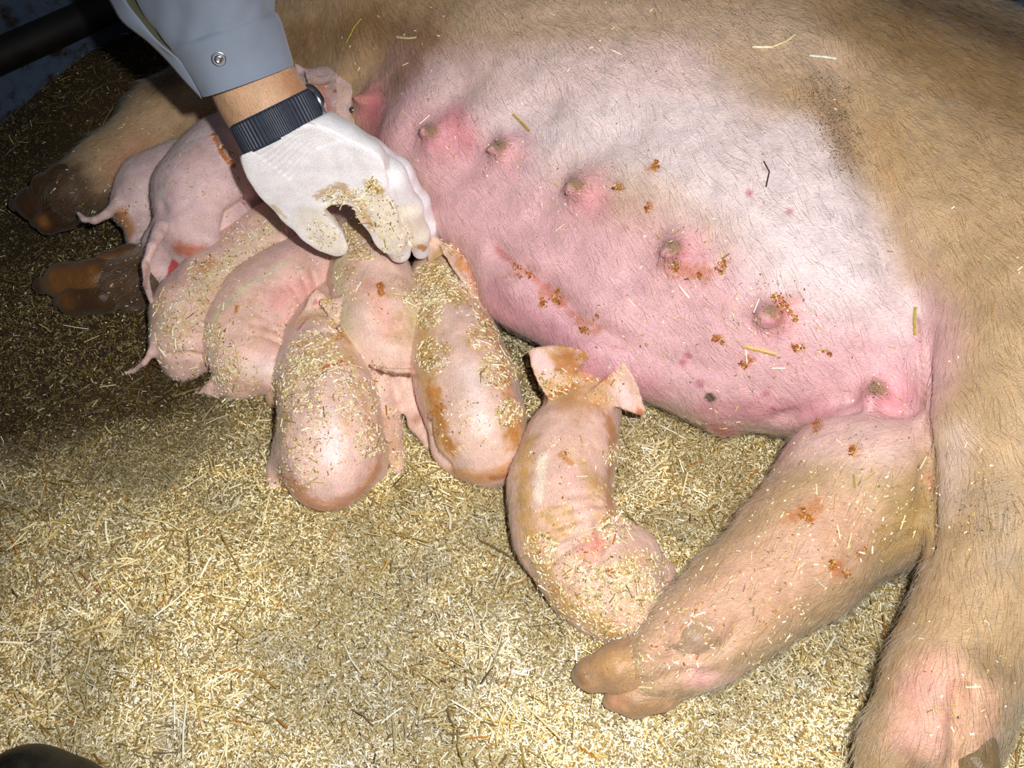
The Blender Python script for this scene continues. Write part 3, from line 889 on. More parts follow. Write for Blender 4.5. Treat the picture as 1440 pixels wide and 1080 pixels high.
flank_straw([(1137, 80), (1155, 81), (1175, 83)], 0.0026, srgb(250, 250, 235), 'short bright white straw high on the sow\'s flank')
flank_straw([(722, 160), (734, 173), (746, 186)], 0.0024, srgb(196, 170, 84), 'olive straw lying diagonally above the third teat')
flank_straw([(1045, 486), (1068, 491), (1092, 497)], 0.0040, srgb(232, 190, 120), 'wide tan straw stuck below the sixth teat')
flank_straw([(1288, 432), (1286, 450), (1287, 472)], 0.0026, srgb(186, 168, 70), 'green-yellow straw standing in the groin fold')
flank_straw([(560, 53), (575, 55), (587, 54)], 0.0026, srgb(240, 214, 170), 'short pale straw on the brown hair behind the shoulder')
flank_straw([(488, 62), (500, 38), (510, 26)], 0.0016, srgb(214, 196, 60), 'thin yellow straw on the shoulder beside the blue sleeve')
flank_straw([(1073, 228), (1081, 243), (1077, 264)], 0.0013, srgb(60, 52, 44), 'dark forked twig lying on the pale belly')
flank_straw([(1046, 612), (1049, 625), (1043, 637)], 0.002, srgb(240, 236, 215), 'white straw just under the belly') if SOW.hit(1046, 612) and SOW.hit(1049, 625) and SOW.hit(1043, 637) else None

# claws
def claw(name, pts, parent, cols=None, base=srgb(176, 138, 102), k=0.01, extra=None, h=0.0025, flat=None):
    A = np.array([p[:3] for p in pts]); R = max(p[3] for p in pts)
    f = Field(A.min(0) - R - 0.02, A.max(0) + R + 0.02, h)
    f.chain(pts, k=0.004, kin=0.01)
    b = Body(f, 1)
    b.paint_base(base, 0.25, 60)
    n = fbm(b.V, 120, 3, 9)
    b.V = b.V + b.N * ((n - 0.5) * 0.0025)[:, None]
    if cols: 
        for c in cols: b.paint(*c[:3], s=c[3], soft=0.8, rough=0.3)
    return b.build(name, M_hoof, parent)
claw('hoof', [C(925, 928, 0.040, 42), C(875, 940, 0.034, 36), C(830, 948, 0.026, 22), C(815, 950, 0.020, 10)], sow, [([(850, 935), (900, 930)], 24, srgb(206, 160, 104), .6), ([(820, 955)], 16, srgb(120, 80, 40), .6)])
claw('hoof', [C(930, 968, 0.030, 32), C(890, 980, 0.024, 26), C(862, 985, 0.020, 15)], sow, [([(870, 985)], 20, srgb(206, 150, 116), .6)])
claw('dewclaw', [C(1012, 884, 0.070, 26), C(976, 896, 0.072, 21), C(942, 908, 0.066, 8)], sow, [([(965, 895)], 24, srgb(150, 126, 100), .6)], base=srgb(176, 144, 120))
claw('hoof', [C(1374, 1040, 0.098, 26), C(1374, 1072, 0.096, 27), C(1366, 1118, 0.07, 14)], sow, [([(1375, 1070)], 24, srgb(110, 90, 60), .6)], base=srgb(120, 98, 66))
claw('hoof', [C(1300, 1085, 0.055, 50), C(1290, 1130, 0.04, 40), C(1285, 1160, 0.03, 18)], sow)
claw('hoof', [C(80, 276, 0.050, 28), C(48, 286, 0.036, 22), C(22, 288, 0.026, 10)], sow, [([(60, 290)], 30, srgb(84, 54, 26), .8)], base=srgb(72, 48, 26))
claw('hoof', [C(92, 304, 0.035, 20), C(68, 312, 0.026, 16), C(50, 313, 0.020, 8)], sow, [([(60, 312)], 14, srgb(150, 98, 46), .8)], base=srgb(72, 48, 26))
claw('hoof', [C(140, 392, 0.040, 30), C(92, 396, 0.030, 25), C(58, 402, 0.022, 12)], sow, [([(70, 392), (120, 388)], 34, srgb(128, 84, 38), .9)], base=srgb(72, 48, 26))
claw('hoof', [C(145, 418, 0.030, 24), C(105, 424, 0.024, 20), C(82, 424, 0.018, 9)], sow, [([(90, 424)], 20, srgb(116, 74, 32), .8)], base=srgb(72, 48, 26))
claw('dewclaw', [C(185, 362, 0.050, 20), C(150, 372, 0.045, 15), C(130, 378, 0.040, 6)], sow, [([(140, 372), (175, 366)], 20, srgb(132, 86, 38), .9)], base=srgb(72, 48, 26))
claw('dewclaw', [C(88, 252, 0.075, 22), C(62, 262, 0.066, 16), C(50, 264, 0.060, 7)], sow, [([(60, 255)], 30, srgb(70, 48, 24), .8)], base=srgb(72, 48, 26))

# ---------------------------------------------------------------- piglets
PG = 'newborn piglets nursing in a row along the belly'
def piglet(name, label, spine, legs=(), ears=(), tail=None, blobs=(), base=srgb(232, 190, 184), creases=(), paints=(), chaff=(), seed=1, eye=None, cord=None, grime=0.5, mat=None, hairs=9000, hdir=None, h=0.0027):
    """spine: spheres rump to nose; legs: chains; ears: (px,py,z, tip px,py,z, width)"""
    allp = [np.array(c) for c in spine] + [np.array(c) for l in legs for c in l] + ([np.array(c) for c in tail] if tail else [])
    A = np.array([c[:3] for c in allp]); R = np.array([c[3] for c in allp])[:, None]
    lo_ = (A - R).min(0) - 0.03; hi_ = (A + R).max(0) + 0.03
    for e in ears:
        for q in (e[0], e[1]):
            lo_ = np.minimum(lo_, np.array(q) - 0.02); hi_ = np.maximum(hi_, np.array(q) + 0.02)
    spine = [(c[0], c[1], c[2] - c[3] * 0.04, c[3] * 0.93) for c in spine]
    f = Field(lo_, hi_, h)
    f.chain(spine, k=0.012, kin=0.03)
    for b_ in blobs: f.chain([b_[0]], k=b_[1])
    for l in legs: f.chain(l, k=0.016, kin=0.006)
    if tail: f.chain(tail, k=0.006, kin=0.003)
    for (b0, b1, wd, nrm) in ears:
        f.ear(b0, b1, wd, nrm)
    b = Body(f, 1)
    for c in creases: b.crease(*c)
    n = fbm(b.V, 40, 3, seed)
    b.V = b.V + b.N * ((n - 0.5) * 0.0035)[:, None]
    b.refresh(); b.refine()
    b.paint_base(base, 0.08, 30, seed)
    gn = fbm(b.V, 26, 4, seed + 70); gf = fbm(b.V, 190, 2, seed + 71)
    gw = (sstep(0.50, 0.66, gn) * (0.35 + 0.65 * sstep(0.35, 0.6, gf)) * grime)[:, None]
    b.col = b.col * (1 - gw) + srgb(206, 164, 104)[None] * gw
    for c in paints: b.paint(c[0], c[1], c[2], s=c[3], soft=c[4] if len(c) > 4 else 0.9, rough=c[5] if len(c) > 5 else 0.25, scale=c[6] if len(c) > 6 else 160)
    o = b.build(name, mat or M_pig)
    tag(o, label, 'piglet', PG)
    org_ = [(sum(q[0] for q in pl_) / len(pl_), sum(q[1] for q in pl_) / len(pl_), c[1] * 1.1, int(c[1] * 3)) for c in paints if (c[2] is ST or c[2] is ORG_) for pl_ in [c[0] if isinstance(c[0], list) else [c[0]]]]
    org_ = clumps(org_)
    if chaff: stuck(b, 'stuck_chaff', chaff, o, seed + 40, orange=org_)
    if eye:
        p_, n_, t_ = b.hit(*eye); vd = (ORG - p_) / np.linalg.norm(ORG - p_); n_ = (n_ + vd) / np.linalg.norm(n_ + vd)
        V = []; Q = []
        r_ = 0.0047
        me = sphere_mesh('eye', p_ - n_ * 0.0012, (r_, r_, r_), M_eye)
        link('eye', me, o)
    if hairs:
        hd = np.array(hdir if hdir is not None else (spine[0][0] - spine[-1][0], spine[0][1] - spine[-1][1], -0.02))
        def msk(Pp, Nn, r): return ((ORG - Pp) * Nn).sum(1) > -0.1
        bristles(b, 'down', hairs, o, lambda q, r: r.uniform(0.004, 0.009, len(q)), lambda q, nn, r: np.tile(hd, (len(q), 1)),
                 msk, lambda q, r: np.tile(srgb(246, 236, 214), (len(q), 1)), 0.00010, seed)
    return o, b

def sphere_mesh(name, c, rad, mat, axes=None, nu=20, nv=12):
    V = []; Q = []
    M = np.eye(3) if axes is None else np.array(axes)
    for i in range(nv + 1):
        th = math.pi * i / nv
        for j in range(nu):
            ph = 2 * math.pi * j / nu
            q = np.array([math.sin(th) * math.cos(ph) * rad[0], math.sin(th) * math.sin(ph) * rad[1], math.cos(th) * rad[2]])
            V.append(np.array(c) + q @ M)
    Q = [[i * nu + j, (i + 1) * nu + j, (i + 1) * nu + (j + 1) % nu, i * nu + (j + 1) % nu] for i in range(nv) for j in range(nu)]
    return mesh_from(name, V, Q, mat, True)

ST = srgb(198, 130, 50); ST2 = srgb(176, 84, 34); WH = srgb(246, 226, 218); YW = srgb(222, 192, 130); RED = srgb(190, 60, 50)

# the far left piglet, half hidden, with the curled tail
piglet('piglet', 'pale piglet at the far left end of the row with curled tail and brown stain',
       [C(196, 292, 0.055, 40), C(215, 262, 0.065, 44), C(262, 240, 0.065, 42), C(310, 225, 0.06, 36), C(350, 200, .06, 30), C(385, 180, .06, 20)],
       legs=[[C(205, 330, 0.045, 26), C(212, 370, 0.035, 20), C(205, 395, 0.022, 18), C(218, 425, 0.015, 10)]],
       tail=[C(168, 285, 0.075, 9), C(152, 300, 0.075, 6), C(134, 310, 0.075, 5), C(118, 309, 0.075, 4.2), C(110, 300, .075, 3.5)],
       base=srgb(226, 196, 194), paints=[([(170, 305), (182, 325)], 18, ST, 0.85, 0.8, 0.3)], seed=11, grime=0.15, hairs=5000,
       chaff=[(190, 290, 40, 18)])

# the second: rump up, long tail hanging, head by the sleeve
piglet('piglet', 'upright piglet with long hanging tail whose eye and ear show above the gloved hand',
       [C(268, 322, 0.085, 52), C(285, 270, 0.10, 64), C(318, 225, 0.11, 58), C(365, 185, 0.115, 46), C(415, 155, 0.12, 40), C(464, 146, 0.127, 47), C(490, 160, 0.127, 43), C(510, 192, 0.12, 24), C(514, 208, 0.118, 18)],
       legs=[[C(290, 355, 0.07, 34), C(262, 385, 0.05, 22), C(246, 400, 0.035, 15)],
             [C(320, 290, 0.06, 40), C(348, 305, 0.05, 34), C(362, 318, 0.04, 26)],
             [C(225, 345, 0.07, 26), C(222, 385, 0.045, 26), C(228, 415, 0.025, 18)]],
       ears=[(P(450, 112, 0.172), P(466, 188, 0.178), 0.017, (0.30, -0.6, 0.7)), (P(432, 118, .150), P(414, 90, .17), 0.012, (-.3, -.6, .6))],
       tail=[C(228, 318, 0.120, 12), C(214, 345, 0.125, 8), C(205, 372, 0.115, 5.5), C(206, 400, 0.095, 4.5), C(216, 434, 0.06, 3.5)],
       creases=[([(318, 330), (322, 300), (345, 282), (375, 275)], 0.006, 0.010), ([(300, 200), (340, 300)], 0.03, -0.003), ([(228, 290), (232, 320)], 0.006, 0.003)],
       base=srgb(230, 196, 196),
       paints=[([(250, 350), (285, 355)], 16, srgb(190, 92, 44), 0.8, 0.8, 0.3), ([(246, 372), (240, 396)], 9, srgb(206, 40, 50), 0.9, 0.5, 0.4),
               ([(300, 190), (316, 222), (328, 232)], 5, ORG_, 0.9, 0.4, 0.8, 200), ([(335, 250), (342, 285), (350, 305)], 2.5, ORG_, 0.9, 0.4, 0.6, 200),
               ([(207, 370), (205, 405)], 5, srgb(150, 90, 50), 0.6), ([(440, 120), (480, 130), (495, 180)], 30, srgb(206, 176, 150), .6, .9, .5), ([(452, 125), (462, 160), (468, 185)], 12, srgb(222, 134, 112), 0.7, .8, .3), ([(472, 128), (474, 165), (470, 190)], 4, srgb(190, 96, 46), 0.9, .8, .8), ([(440, 118), (462, 116)], 5, srgb(196, 120, 60), .8), ([(488, 150), (500, 160)], 8, srgb(196, 170, 180), .7),
               ([(237, 315), (225, 270), (250, 215), (290, 180)], 12, srgb(214, 206, 200), .6)],
       eye=(496, 155), seed=12, grime=0.15, chaff=[(290, 250, 60, 24), (320, 215, 16, 20), (345, 290, 30, 16), (440, 120, 20, 10)], hairs=12000)

# third: long pink one
piglet('piglet', 'long pink piglet with straw along its back and a thin tail trailing to the left',
       [CG(262, 478, 52), CG(275, 440, 56, 0.004), CG(318, 392, 55, 0.006), CG(370, 350, 53, 0.01), CG(415, 318, 46, 0.015), CG(455, 290, 38, 0.02), CG(495, 265, 28, 0.02), CG(520, 250, 16, .02)],
       legs=[[CG(262, 500, 30, 0), CG(258, 516, 20, 0.0), CG(245, 518, 12, 0)], [CG(400, 400, 26), CG(430, 420, 16), CG(440, 440, 10)]],
       tail=[C(222, 480, 0.05, 10), C(213, 495, 0.045, 6), C(203, 510, 0.035, 5), C(188, 521, 0.02, 4), C(172, 526, 0.016, 3)],
       base=srgb(232, 192, 180),
       creases=[([(415, 330), (430, 350)], 0.003, 0.002), ([(395, 340), (412, 362)], 0.003, 0.0016), ([(238, 500), (262, 497), (285, 502)], 0.004, 0.005)],
       paints=[([(225, 460), (290, 395), (340, 350), (390, 318)], 18, srgb(222, 200, 172), 0.7), ([(340, 400), (400, 360)], 26, srgb(232, 160, 148), 0.7), ([(285, 380), (300, 370)], 10, ST, .5, .8, .6)],
       chaff=[(300, 395, 40, 160), (255, 440, 40, 120), (350, 345, 40, 140), (320, 420, 60, 70), (400, 320, 40, 60), (262, 500, 40, 60), (240, 470, 30, 70)], seed=13, hairs=10000)

# fourth: pink, wrinkled flank
piglet('piglet', 'pink piglet with wrinkled flank, fourth from the left, its rump tucked round',
       [CG(345, 505, 50), CG(338, 468, 54), CG(362, 428, 56, 0.003), CG(408, 396, 52, 0.006), CG(450, 372, 42, 0.01), CG(490, 345, 32, 0.015), CG(520, 325, 20, .015)],
       legs=[[CG(385, 520, 36), CG(412, 500, 30), CG(420, 470, 14)], [CG(280, 552, 8, 0.0), CG(300, 548, 12), CG(335, 540, 22)]],
       base=srgb(234, 192, 182),
       creases=[([(440, 385), (448, 420)], 0.0035, 0.0022), ([(425, 390), (436, 425)], 0.003, 0.002), ([(408, 400), (424, 430)], 0.003, 0.002), ([(352, 455), (385, 462), (415, 480)], 0.003, 0.002), ([(350, 470), (380, 475), (412, 486)], 0.003, 0.0022), ([(360, 440), (395, 460), (418, 478)], 0.003, 0.0016)],
       paints=[([(296, 500), (300, 450), (345, 405), (400, 370)], 12, srgb(222, 206, 176), 0.7), ([(390, 420), (430, 400)], 26, srgb(236, 168, 158), 0.7), ([(350, 520), (390, 520)], 24, WH, .5),
               ([(442, 418), (415, 465)], 6, RED, 0.7, 0.7, 0.5), ([(330, 440), (336, 430)], 3, ST, .7)],
       chaff=[(310, 510, 30, 150), (330, 540, 40, 140), (300, 470, 18, 70), (360, 440, 60, 40), (410, 470, 24, 40), (440, 380, 40, 25)], seed=14, grime=0.35, hairs=10000)

# fifth: prone, low, straw on its shoulders
piglet('piglet', 'prone piglet seen from behind with chaff over its shoulders and an orange stained rump',
       [CG(462, 660, 62), CG(465, 620, 68, 0.004), CG(463, 570, 64, 0.004), CG(452, 520, 56, 0.004), CG(450, 478, 44, 0.004), CG(466, 440, 36, 0.006), CG(478, 405, 28, .008), CG(490, 380, 18, .01)],
       blobs=[(CG(425, 650, 30), 0.03), (CG(498, 645, 30), 0.03), (CG(412, 545, 22), 0.03)],
       legs=[[CG(410, 640, 26), CG(392, 660, 16), CG(384, 690, 10)], [CG(520, 650, 24), CG(536, 640, 13), CG(548, 628, 8)], [CG(400, 540, 20), CG(385, 560, 12)]],
       ears=[(P(455, 420, 0.075), P(418, 466, 0.06), 0.013, (0.3, -0.5, 0.8)), (P(470, 425, 0.08), P(478, 452, 0.075), 0.015, (0.2, -.5, .8))],
       base=srgb(234, 196, 184),
       creases=[([(448, 523), (470, 512), (490, 518)], 0.004, 0.004), ([(440, 470), (460, 462), (480, 470)], 0.004, 0.004), ([(425, 520), (430, 560)], 0.006, 0.003)],
       paints=[([(405, 690), (440, 712), (500, 700), (530, 660)], 34, srgb(200, 128, 76), 0.85, 0.9, 0.5), ([(400, 560), (395, 610)], 26, srgb(206, 176, 120), .6, .9, .6), ([(530, 560), (535, 620)], 20, srgb(206, 160, 96), .7, .9, .6), ([(400, 680)], 16, ST, .7), ([(465, 640), (462, 580)], 26, srgb(244, 214, 212), 0.7),
               ([(430, 500), (410, 540), (490, 500)], 20, YW, 0.6, 0.9, 0.5), ([(452, 520), (480, 508)], 4, RED, 0.9, 0.6, 0.6), ([(444, 425), (420, 462)], 5, RED, 0.7, 0.6, 0.5),
               ([(470, 460), (490, 480)], 10, ST, .6), ([(510, 560), (525, 620)], 14, ST, .45, .9, .5)],
       chaff=[(420, 540, 40, 300), (440, 500, 36, 220), (500, 560, 34, 180), (430, 600, 40, 120), (520, 620, 24, 100), (420, 660, 30, 60), (460, 620, 60, 60), (470, 450, 30, 80), (480, 520, 24, 80)], seed=15, grime=0.8, mat=M_pig_wet, hairs=8000, hdir=(0, -1, 0))

# sixth: under the hand, hind legs stretched
piglet('piglet', 'piglet under the gloved hand with both hind legs stretched back over the straw',
       [CG(548, 492, 48, 0.012), CG(535, 450, 58, 0.012), CG(522, 400, 56, 0.014), CG(512, 350, 46, 0.018), CG(515, 310, 38, 0.022), CG(525, 275, 32, 0.03), CG(545, 245, 20, .03)],
       blobs=[(CG(512, 490, 30, .02), 0.03), (CG(565, 485, 28, .02), 0.03)],
       legs=[[CG(520, 510, 30, 0.01), CG(535, 560, 21, 0.004), CG(547, 605, 17, 0.003), CG(556, 640, 13, 0.0), CG(560, 658, 10, 0)],
             [CG(572, 505, 26, 0.01), CG(578, 555, 18, 0.003), CG(590, 595, 13, 0), CG(604, 625, 9, 0.0)]],
       tail=[C(582, 522, 0.085, 5), C(560, 521, 0.09, 4), C(540, 519, 0.088, 4), C(522, 512, 0.08, 3)],
       base=srgb(234, 198, 182),
       creases=[([(520, 512), (540, 525), (580, 530)], 0.004, 0.004), ([(552, 530), (560, 560)], 0.005, 0.004), ([(540, 380), (545, 470)], 0.012, 0.003)],
       paints=[([(474, 370), (483, 450), (505, 520)], 22, srgb(220, 204, 162), .8), ([(570, 360), (582, 430), (588, 490)], 22, srgb(216, 192, 148), .75), ([(520, 400), (545, 460)], 26, srgb(238, 178, 160), .7), ([(585, 440), (588, 500)], 14, srgb(228, 206, 170), .6), ([(535, 520), (580, 520)], 9, srgb(186, 110, 70), 0.7),
               ([(535, 400), (536, 412)], 6, ORG_, 0.9, 0.4, 0.7, 200), ([(545, 590), (556, 640)], 16, srgb(196, 140, 106), .5), ([(585, 590)], 14, srgb(176, 110, 80), .6), ([(520, 300), (500, 330)], 26, YW, .6, .9, .5)],
       chaff=[(510, 335, 34, 260), (525, 300, 24, 100), (490, 400, 24, 40), (550, 420, 40, 30), (545, 600, 26, 40), (520, 530, 30, 40), (555, 650, 20, 50), (580, 420, 14, 50)], seed=16, grime=0.6, hairs=12000, hdir=(0.1, -1, -.1))

# seventh: wet back, orange ear against the belly
piglet('piglet', 'glossy wet piglet right of the hand with orange stained ear against the belly',
       [CG(690, 635, 48), CG(672, 592, 62, 0.002), CG(655, 540, 66, 0.003), CG(640, 488, 60, 0.004), CG(625, 440, 52, 0.006), CG(625, 400, 44, 0.01), CG(636, 366, 40, 0.018), CG(655, 340, 28, .022)],
       blobs=[(CG(660, 635, 30), 0.03)],
       legs=[[CG(640, 630, 28), CG(622, 590, 15), CG(606, 570, 9)], [CG(700, 650, 30), CG(722, 625, 20)]],
       ears=[(P(644, 345, 0.102), P(672, 412, 0.084), 0.020, (0.2, -0.7, 0.6)), (P(620, 345, .1), P(600, 368, .085), .012, (-.3, -.5, .7))],
       base=srgb(232, 196, 180),
       creases=[([(595, 600), (610, 630), (630, 655)], 0.006, 0.005), ([(652, 470), (665, 540), (680, 600)], 0.03, -0.004), ([(645, 360), (655, 385)], .003, .003)],
       paints=[([(596, 450), (603, 550), (620, 620)], 34, srgb(206, 164, 88), 0.85, 0.9, 0.6), ([(606, 550), (618, 590), (634, 630)], 20, ST, 0.85, 0.8, 0.8), ([(640, 665), (680, 672), (715, 660)], 24, srgb(206, 146, 82), 0.85, .9, .4),
               ([(660, 520), (680, 600)], 24, srgb(244, 222, 214), 0.7), ([(640, 440), (660, 440)], 26, srgb(226, 196, 190), .6), ([(686, 450), (712, 540), (722, 620)], 22, ST, 0.75, .9, .8), ([(620, 360), (610, 400), (640, 420)], 30, srgb(196, 160, 90), .8, .9, .6),
               ([(645, 340), (668, 370), (672, 400)], 20, srgb(196, 96, 34), 0.85, 0.8, 0.6, 130), ([(620, 330), (650, 325)], 12, srgb(190, 140, 70), .7), ([(655, 365)], 8, srgb(232, 200, 186), .7), ([(690, 672), (716, 668)], 8, srgb(176, 96, 50), .7)],
       chaff=[(612, 400, 34, 380), (600, 440, 24, 180), (610, 500, 26, 120), (700, 520, 28, 220), (660, 420, 30, 90), (715, 580, 20, 120), (680, 470, 24, 100), (650, 600, 40, 40), (640, 340, 20, 50)], seed=17, grime=1.0, mat=M_pig_wet, hairs=6000, hdir=(0.1, -1, -.1))

# eighth: lower right, curled
piglet('piglet', 'curled piglet lying apart at the lower right with both ears spread and chaff covered rump',
       [CG(900, 868, 42), CG(868, 842, 56), CG(830, 800, 66, 0.002), CG(792, 740, 68, 0.004), CG(786, 680, 66, 0.004), CG(803, 625, 60, 0.004), CG(820, 575, 46, 0.006), CG(822, 535, 44, 0.010), CG(828, 505, 38, 0.016), CG(845, 478, 24, .02)],
       blobs=[(CG(880, 790, 44), 0.03)],
       legs=[[CG(890, 790, 40), CG(925, 810, 24), CG(938, 835, 14)], [CG(905, 870, 30), CG(930, 885, 16), CG(950, 890, 10)]],
       tail=[C(925, 880, 0.03, 8), C(942, 862, 0.035, 6), C(946, 845, .035, 4)],
       ears=[(P(800, 528, 0.078), P(744, 494, 0.100), 0.030, (-0.1, -0.75, 0.7)), (P(858, 532, 0.080), P(908, 584, 0.060), 0.020, (0.1, -0.75, 0.7))],
       base=srgb(230, 190, 172),
       creases=[([(850, 748), (800, 770), (775, 790)], 0.0032, 0.0042), ([(848, 737), (800, 753), (770, 768)], 0.0028, 0.0034), ([(846, 725), (800, 735), (780, 742)], 0.0028, 0.003), ([(844, 710), (800, 716)], 0.0028, 0.0026), ([(842, 694), (800, 697)], 0.0028, 0.002), ([(855, 760), (815, 790), (800, 812)], 0.0032, 0.0042),
                ([(845, 738), (875, 728), (900, 735)], 0.005, 0.009), ([(850, 745), (842, 780), (830, 810)], 0.005, 0.007), ([(815, 560), (812, 590)], .003, .002), ([(830, 560), (832, 590)], .003, .002)],
       paints=[([(745, 620), (735, 690), (745, 760), (800, 850), (860, 890)], 24, srgb(206, 160, 84), 0.85, .9, .6), ([(764, 640), (757, 700)], 12, srgb(250, 236, 216), .7), ([(858, 590), (860, 660), (856, 725)], 20, srgb(184, 116, 44), 0.85, .9, .8), ([(840, 720), (820, 650)], 20, srgb(216, 176, 120), .5, .9, .6),
               ([(800, 510), (835, 500), (850, 530)], 38, srgb(196, 126, 46), 0.85, .8, .7), ([(800, 545), (790, 570), (845, 560)], 26, srgb(206, 150, 84), .7, .9, .7), ([(830, 545), (810, 590)], 22, srgb(222, 178, 140), .6), ([(760, 505), (768, 520)], 16, srgb(246, 200, 196), 0.9, .5), ([(875, 545), (880, 565)], 12, srgb(246, 206, 200), .8, .5),
               ([(758, 548), (770, 560), (862, 520), (900, 580)], 7, srgb(190, 100, 36), .8, .6, .6), ([(820, 780), (840, 760)], 22, srgb(232, 140, 124), 0.7, .9, .3), ([(858, 800), (866, 806)], 8, srgb(206, 40, 30), 0.85, .6, .6), ([(800, 660), (820, 720)], 30, srgb(236, 190, 178), .6), ([(790, 640), (800, 650)], 7, ST, .7, .5, .8, 200),
               ([(875, 850), (910, 870)], 36, srgb(220, 176, 140), .6)],
       chaff=[(870, 850, 60, 460), (900, 810, 40, 200), (800, 830, 50, 220), (760, 770, 24, 100), (865, 740, 24, 120), (840, 530, 40, 60), (780, 540, 24, 60), (800, 680, 70, 60), (830, 790, 40, 80), (862, 640, 16, 60)], seed=18, grime=0.9, hairs=9000, hdir=(0.1, -1, -.1))

# ---------------------------------------------------------------- the person: left forearm, glove, watch, sleeve
def wrist_axis():
    a = np.array(C(395, 178, 0.262, 1)[:3]); b = np.array(C(285, -60, 0.40, 1)[:3])
    return a, b
WA, WB = wrist_axis()
AX = (WB - WA) / np.linalg.norm(WB - WA)
f = Field(np.minimum(WA, WB) - 0.12, np.maximum(WA, WB) + 0.14, 0.003)
f.chain([C(440, 232, 0.225, 20), C(403, 197, 0.245, 38), C(388, 170, 0.262, 50), C(370, 140, 0.277, 52), C(350, 105, 0.295, 50), C(318, 20, 0.340, 52), C(290, -50, 0.380, 58)], k=0.01, kin=0.02)
b = Body(f, 1)
b.paint_base(srgb(222, 178, 142), 0.06, 50)
b.paint([(412, 118), (420, 125)], 26, srgb(206, 142, 104), 0.7)
b.paint([(300, 130), (320, 160), (340, 185)], 20, srgb(206, 160, 112), 0.6)
person = b.build('person', M_human)
tag(person, 'person reaching in with bare wrist, white glove, dark watch and blue-grey sleeve', 'person')
def arm_hair_mask(Pp, Nn, r): return ((ORG - Pp) * Nn).sum(1) > 0
bristles(b, 'arm_hair', 5000, person, lambda q, r: r.uniform(0.005, 0.011, len(q)), lambda q, nn, r: np.tile(-AX + np.array([.6, 0, 0]), (len(q), 1)),
         arm_hair_mask, lambda q, r: np.tile(srgb(90, 62, 40), (len(q), 1)), 0.00005, 3)

# glove with the five fingers
f = Field(np.array(P(520, 300, 0.05)) - [0.24, 0.16, 0.0], np.array(P(450, 200, 0.26)) + [0.16, 0.18, 0.06], 0.0022)
f.chain([C(396, 186, 0.254, 54), C(408, 206, 0.248, 55), C(440, 225, 0.24, 56), C(480, 232, 0.232, 44), C(512, 234, 0.226, 32)], k=0.02, kin=0.03)
f.chain([C(400, 205, 0.245, 50), C(405, 240, 0.225, 44), C(408, 262, 0.21, 38)], k=0.02, kin=0.02)
f.chain([C(455, 229, 0.235, 42), C(476, 240, 0.228, 32)], k=0.014)
f.chain([C(403, 255, 0.215, 37), C(422, 295, 0.185, 30), C(446, 322, 0.160, 26), C(461, 338, 0.148, 23), C(473, 349, 0.138, 16)], k=0.010, kin=0.008)            # thumb
f.chain([C(480, 238, 0.228, 36), C(508, 262, 0.220, 32), C(530, 300, 0.182, 26), C(548, 330, 0.148, 22), C(562, 354, 0.118, 16)], k=0.010, kin=0.008)  # index
f.chain([C(508, 228, 0.228, 32), C(545, 250, 0.210, 26), C(573, 292, 0.168, 20), C(586, 328, 0.130, 17), C(592, 352, 0.102, 13)], k=0.0015, kin=0.008)   # middle
f.chain([C(515, 222, 0.220, 30), C(556, 244, 0.192, 23), C(586, 284, 0.148, 17), C(600, 316, 0.113, 14), C(606, 338, 0.092, 11)], k=0.0015, kin=0.008)   # ring
f.chain([C(515, 218, 0.205, 28), C(560, 245, 0.185, 20), C(586, 285, 0.145, 15), C(598, 312, 0.115, 13), C(604, 330, 0.095, 10)], k=0.0015, kin=0.008)   # little
f.chain([C(514, 224, 0.246, 15)], k=0.022)      # knuckle
wc = np.array(C(389, 171, 0.262, 1)[:3])
wax = (np.array(C(369, 134, 0.283, 1)[:3]) - np.array(C(405, 202, 0.244, 1)[:3])); wax /= np.linalg.norm(wax)
f.cut(wc + wax * 0.0655, (0.080, 0.2, 0.2), [wax, np.cross(wax, [0, 0, 1]), np.cross(np.cross(wax, [0, 0, 1]), wax)], k=0.002)
b = Body(f, 1); b.refine()
# trim above the watch along the arm axis
for i in range(9):
    x0 = 366 + i * 3.2; y0 = 208 + i * 2.2
    b.crease([(352 + i * 7, 210 + i * 5), (395 + i * 6, 184 + i * 3), (440 + i * 5, 172 + i * 3)], 0.0016, 0.0012)
b.crease([(545, 240), (556, 262), (570, 300), (578, 340)], 0.0022, 0.0022)
b.crease([(470, 268), (455, 282)], 0.006, 0.002)
b.refresh()
b.paint_base(srgb(250, 246, 250), 0.01, 40)
b.paint([(530, 290), (555, 340)], 34, srgb(240, 226, 200), 0.7)
b.paint([(575, 300), (595, 340)], 26, srgb(240, 228, 204), 0.7)
b.paint([(440, 310), (470, 345)], 34, srgb(242, 230, 208), 0.6)
b.paint([(450, 275), (480, 262), (500, 285), (522, 318)], 11, srgb(206, 166, 104), 0.75, soft=0.8, rough=1.1, scale=330)
b.paint([(520, 258), (534, 270)], 11, srgb(206, 160, 60), 0.85, soft=0.8, rough=1.1, scale=330)
b.paint([(590, 347), (598, 350)], 6, srgb(206, 140, 70), 0.9, soft=0.5, rough=0.6, scale=200)
b.paint([(385, 290), (400, 305)], 5, srgb(206, 170, 110), 0.6, soft=.6, rough=.6, scale=200)
# cut the glove's open end at the watch
glove = b.build('glove', M_glove, person)
glove['label'] = 'white latex glove smeared with straw dust'
stuck(b, 'stuck_chaff', [(470, 280, 16, 60), (500, 285, 22, 70), (530, 300, 30, 60), (560, 340, 24, 40), (455, 325, 24, 40), (526, 262, 12, 50)], glove, 61, big=0.03)

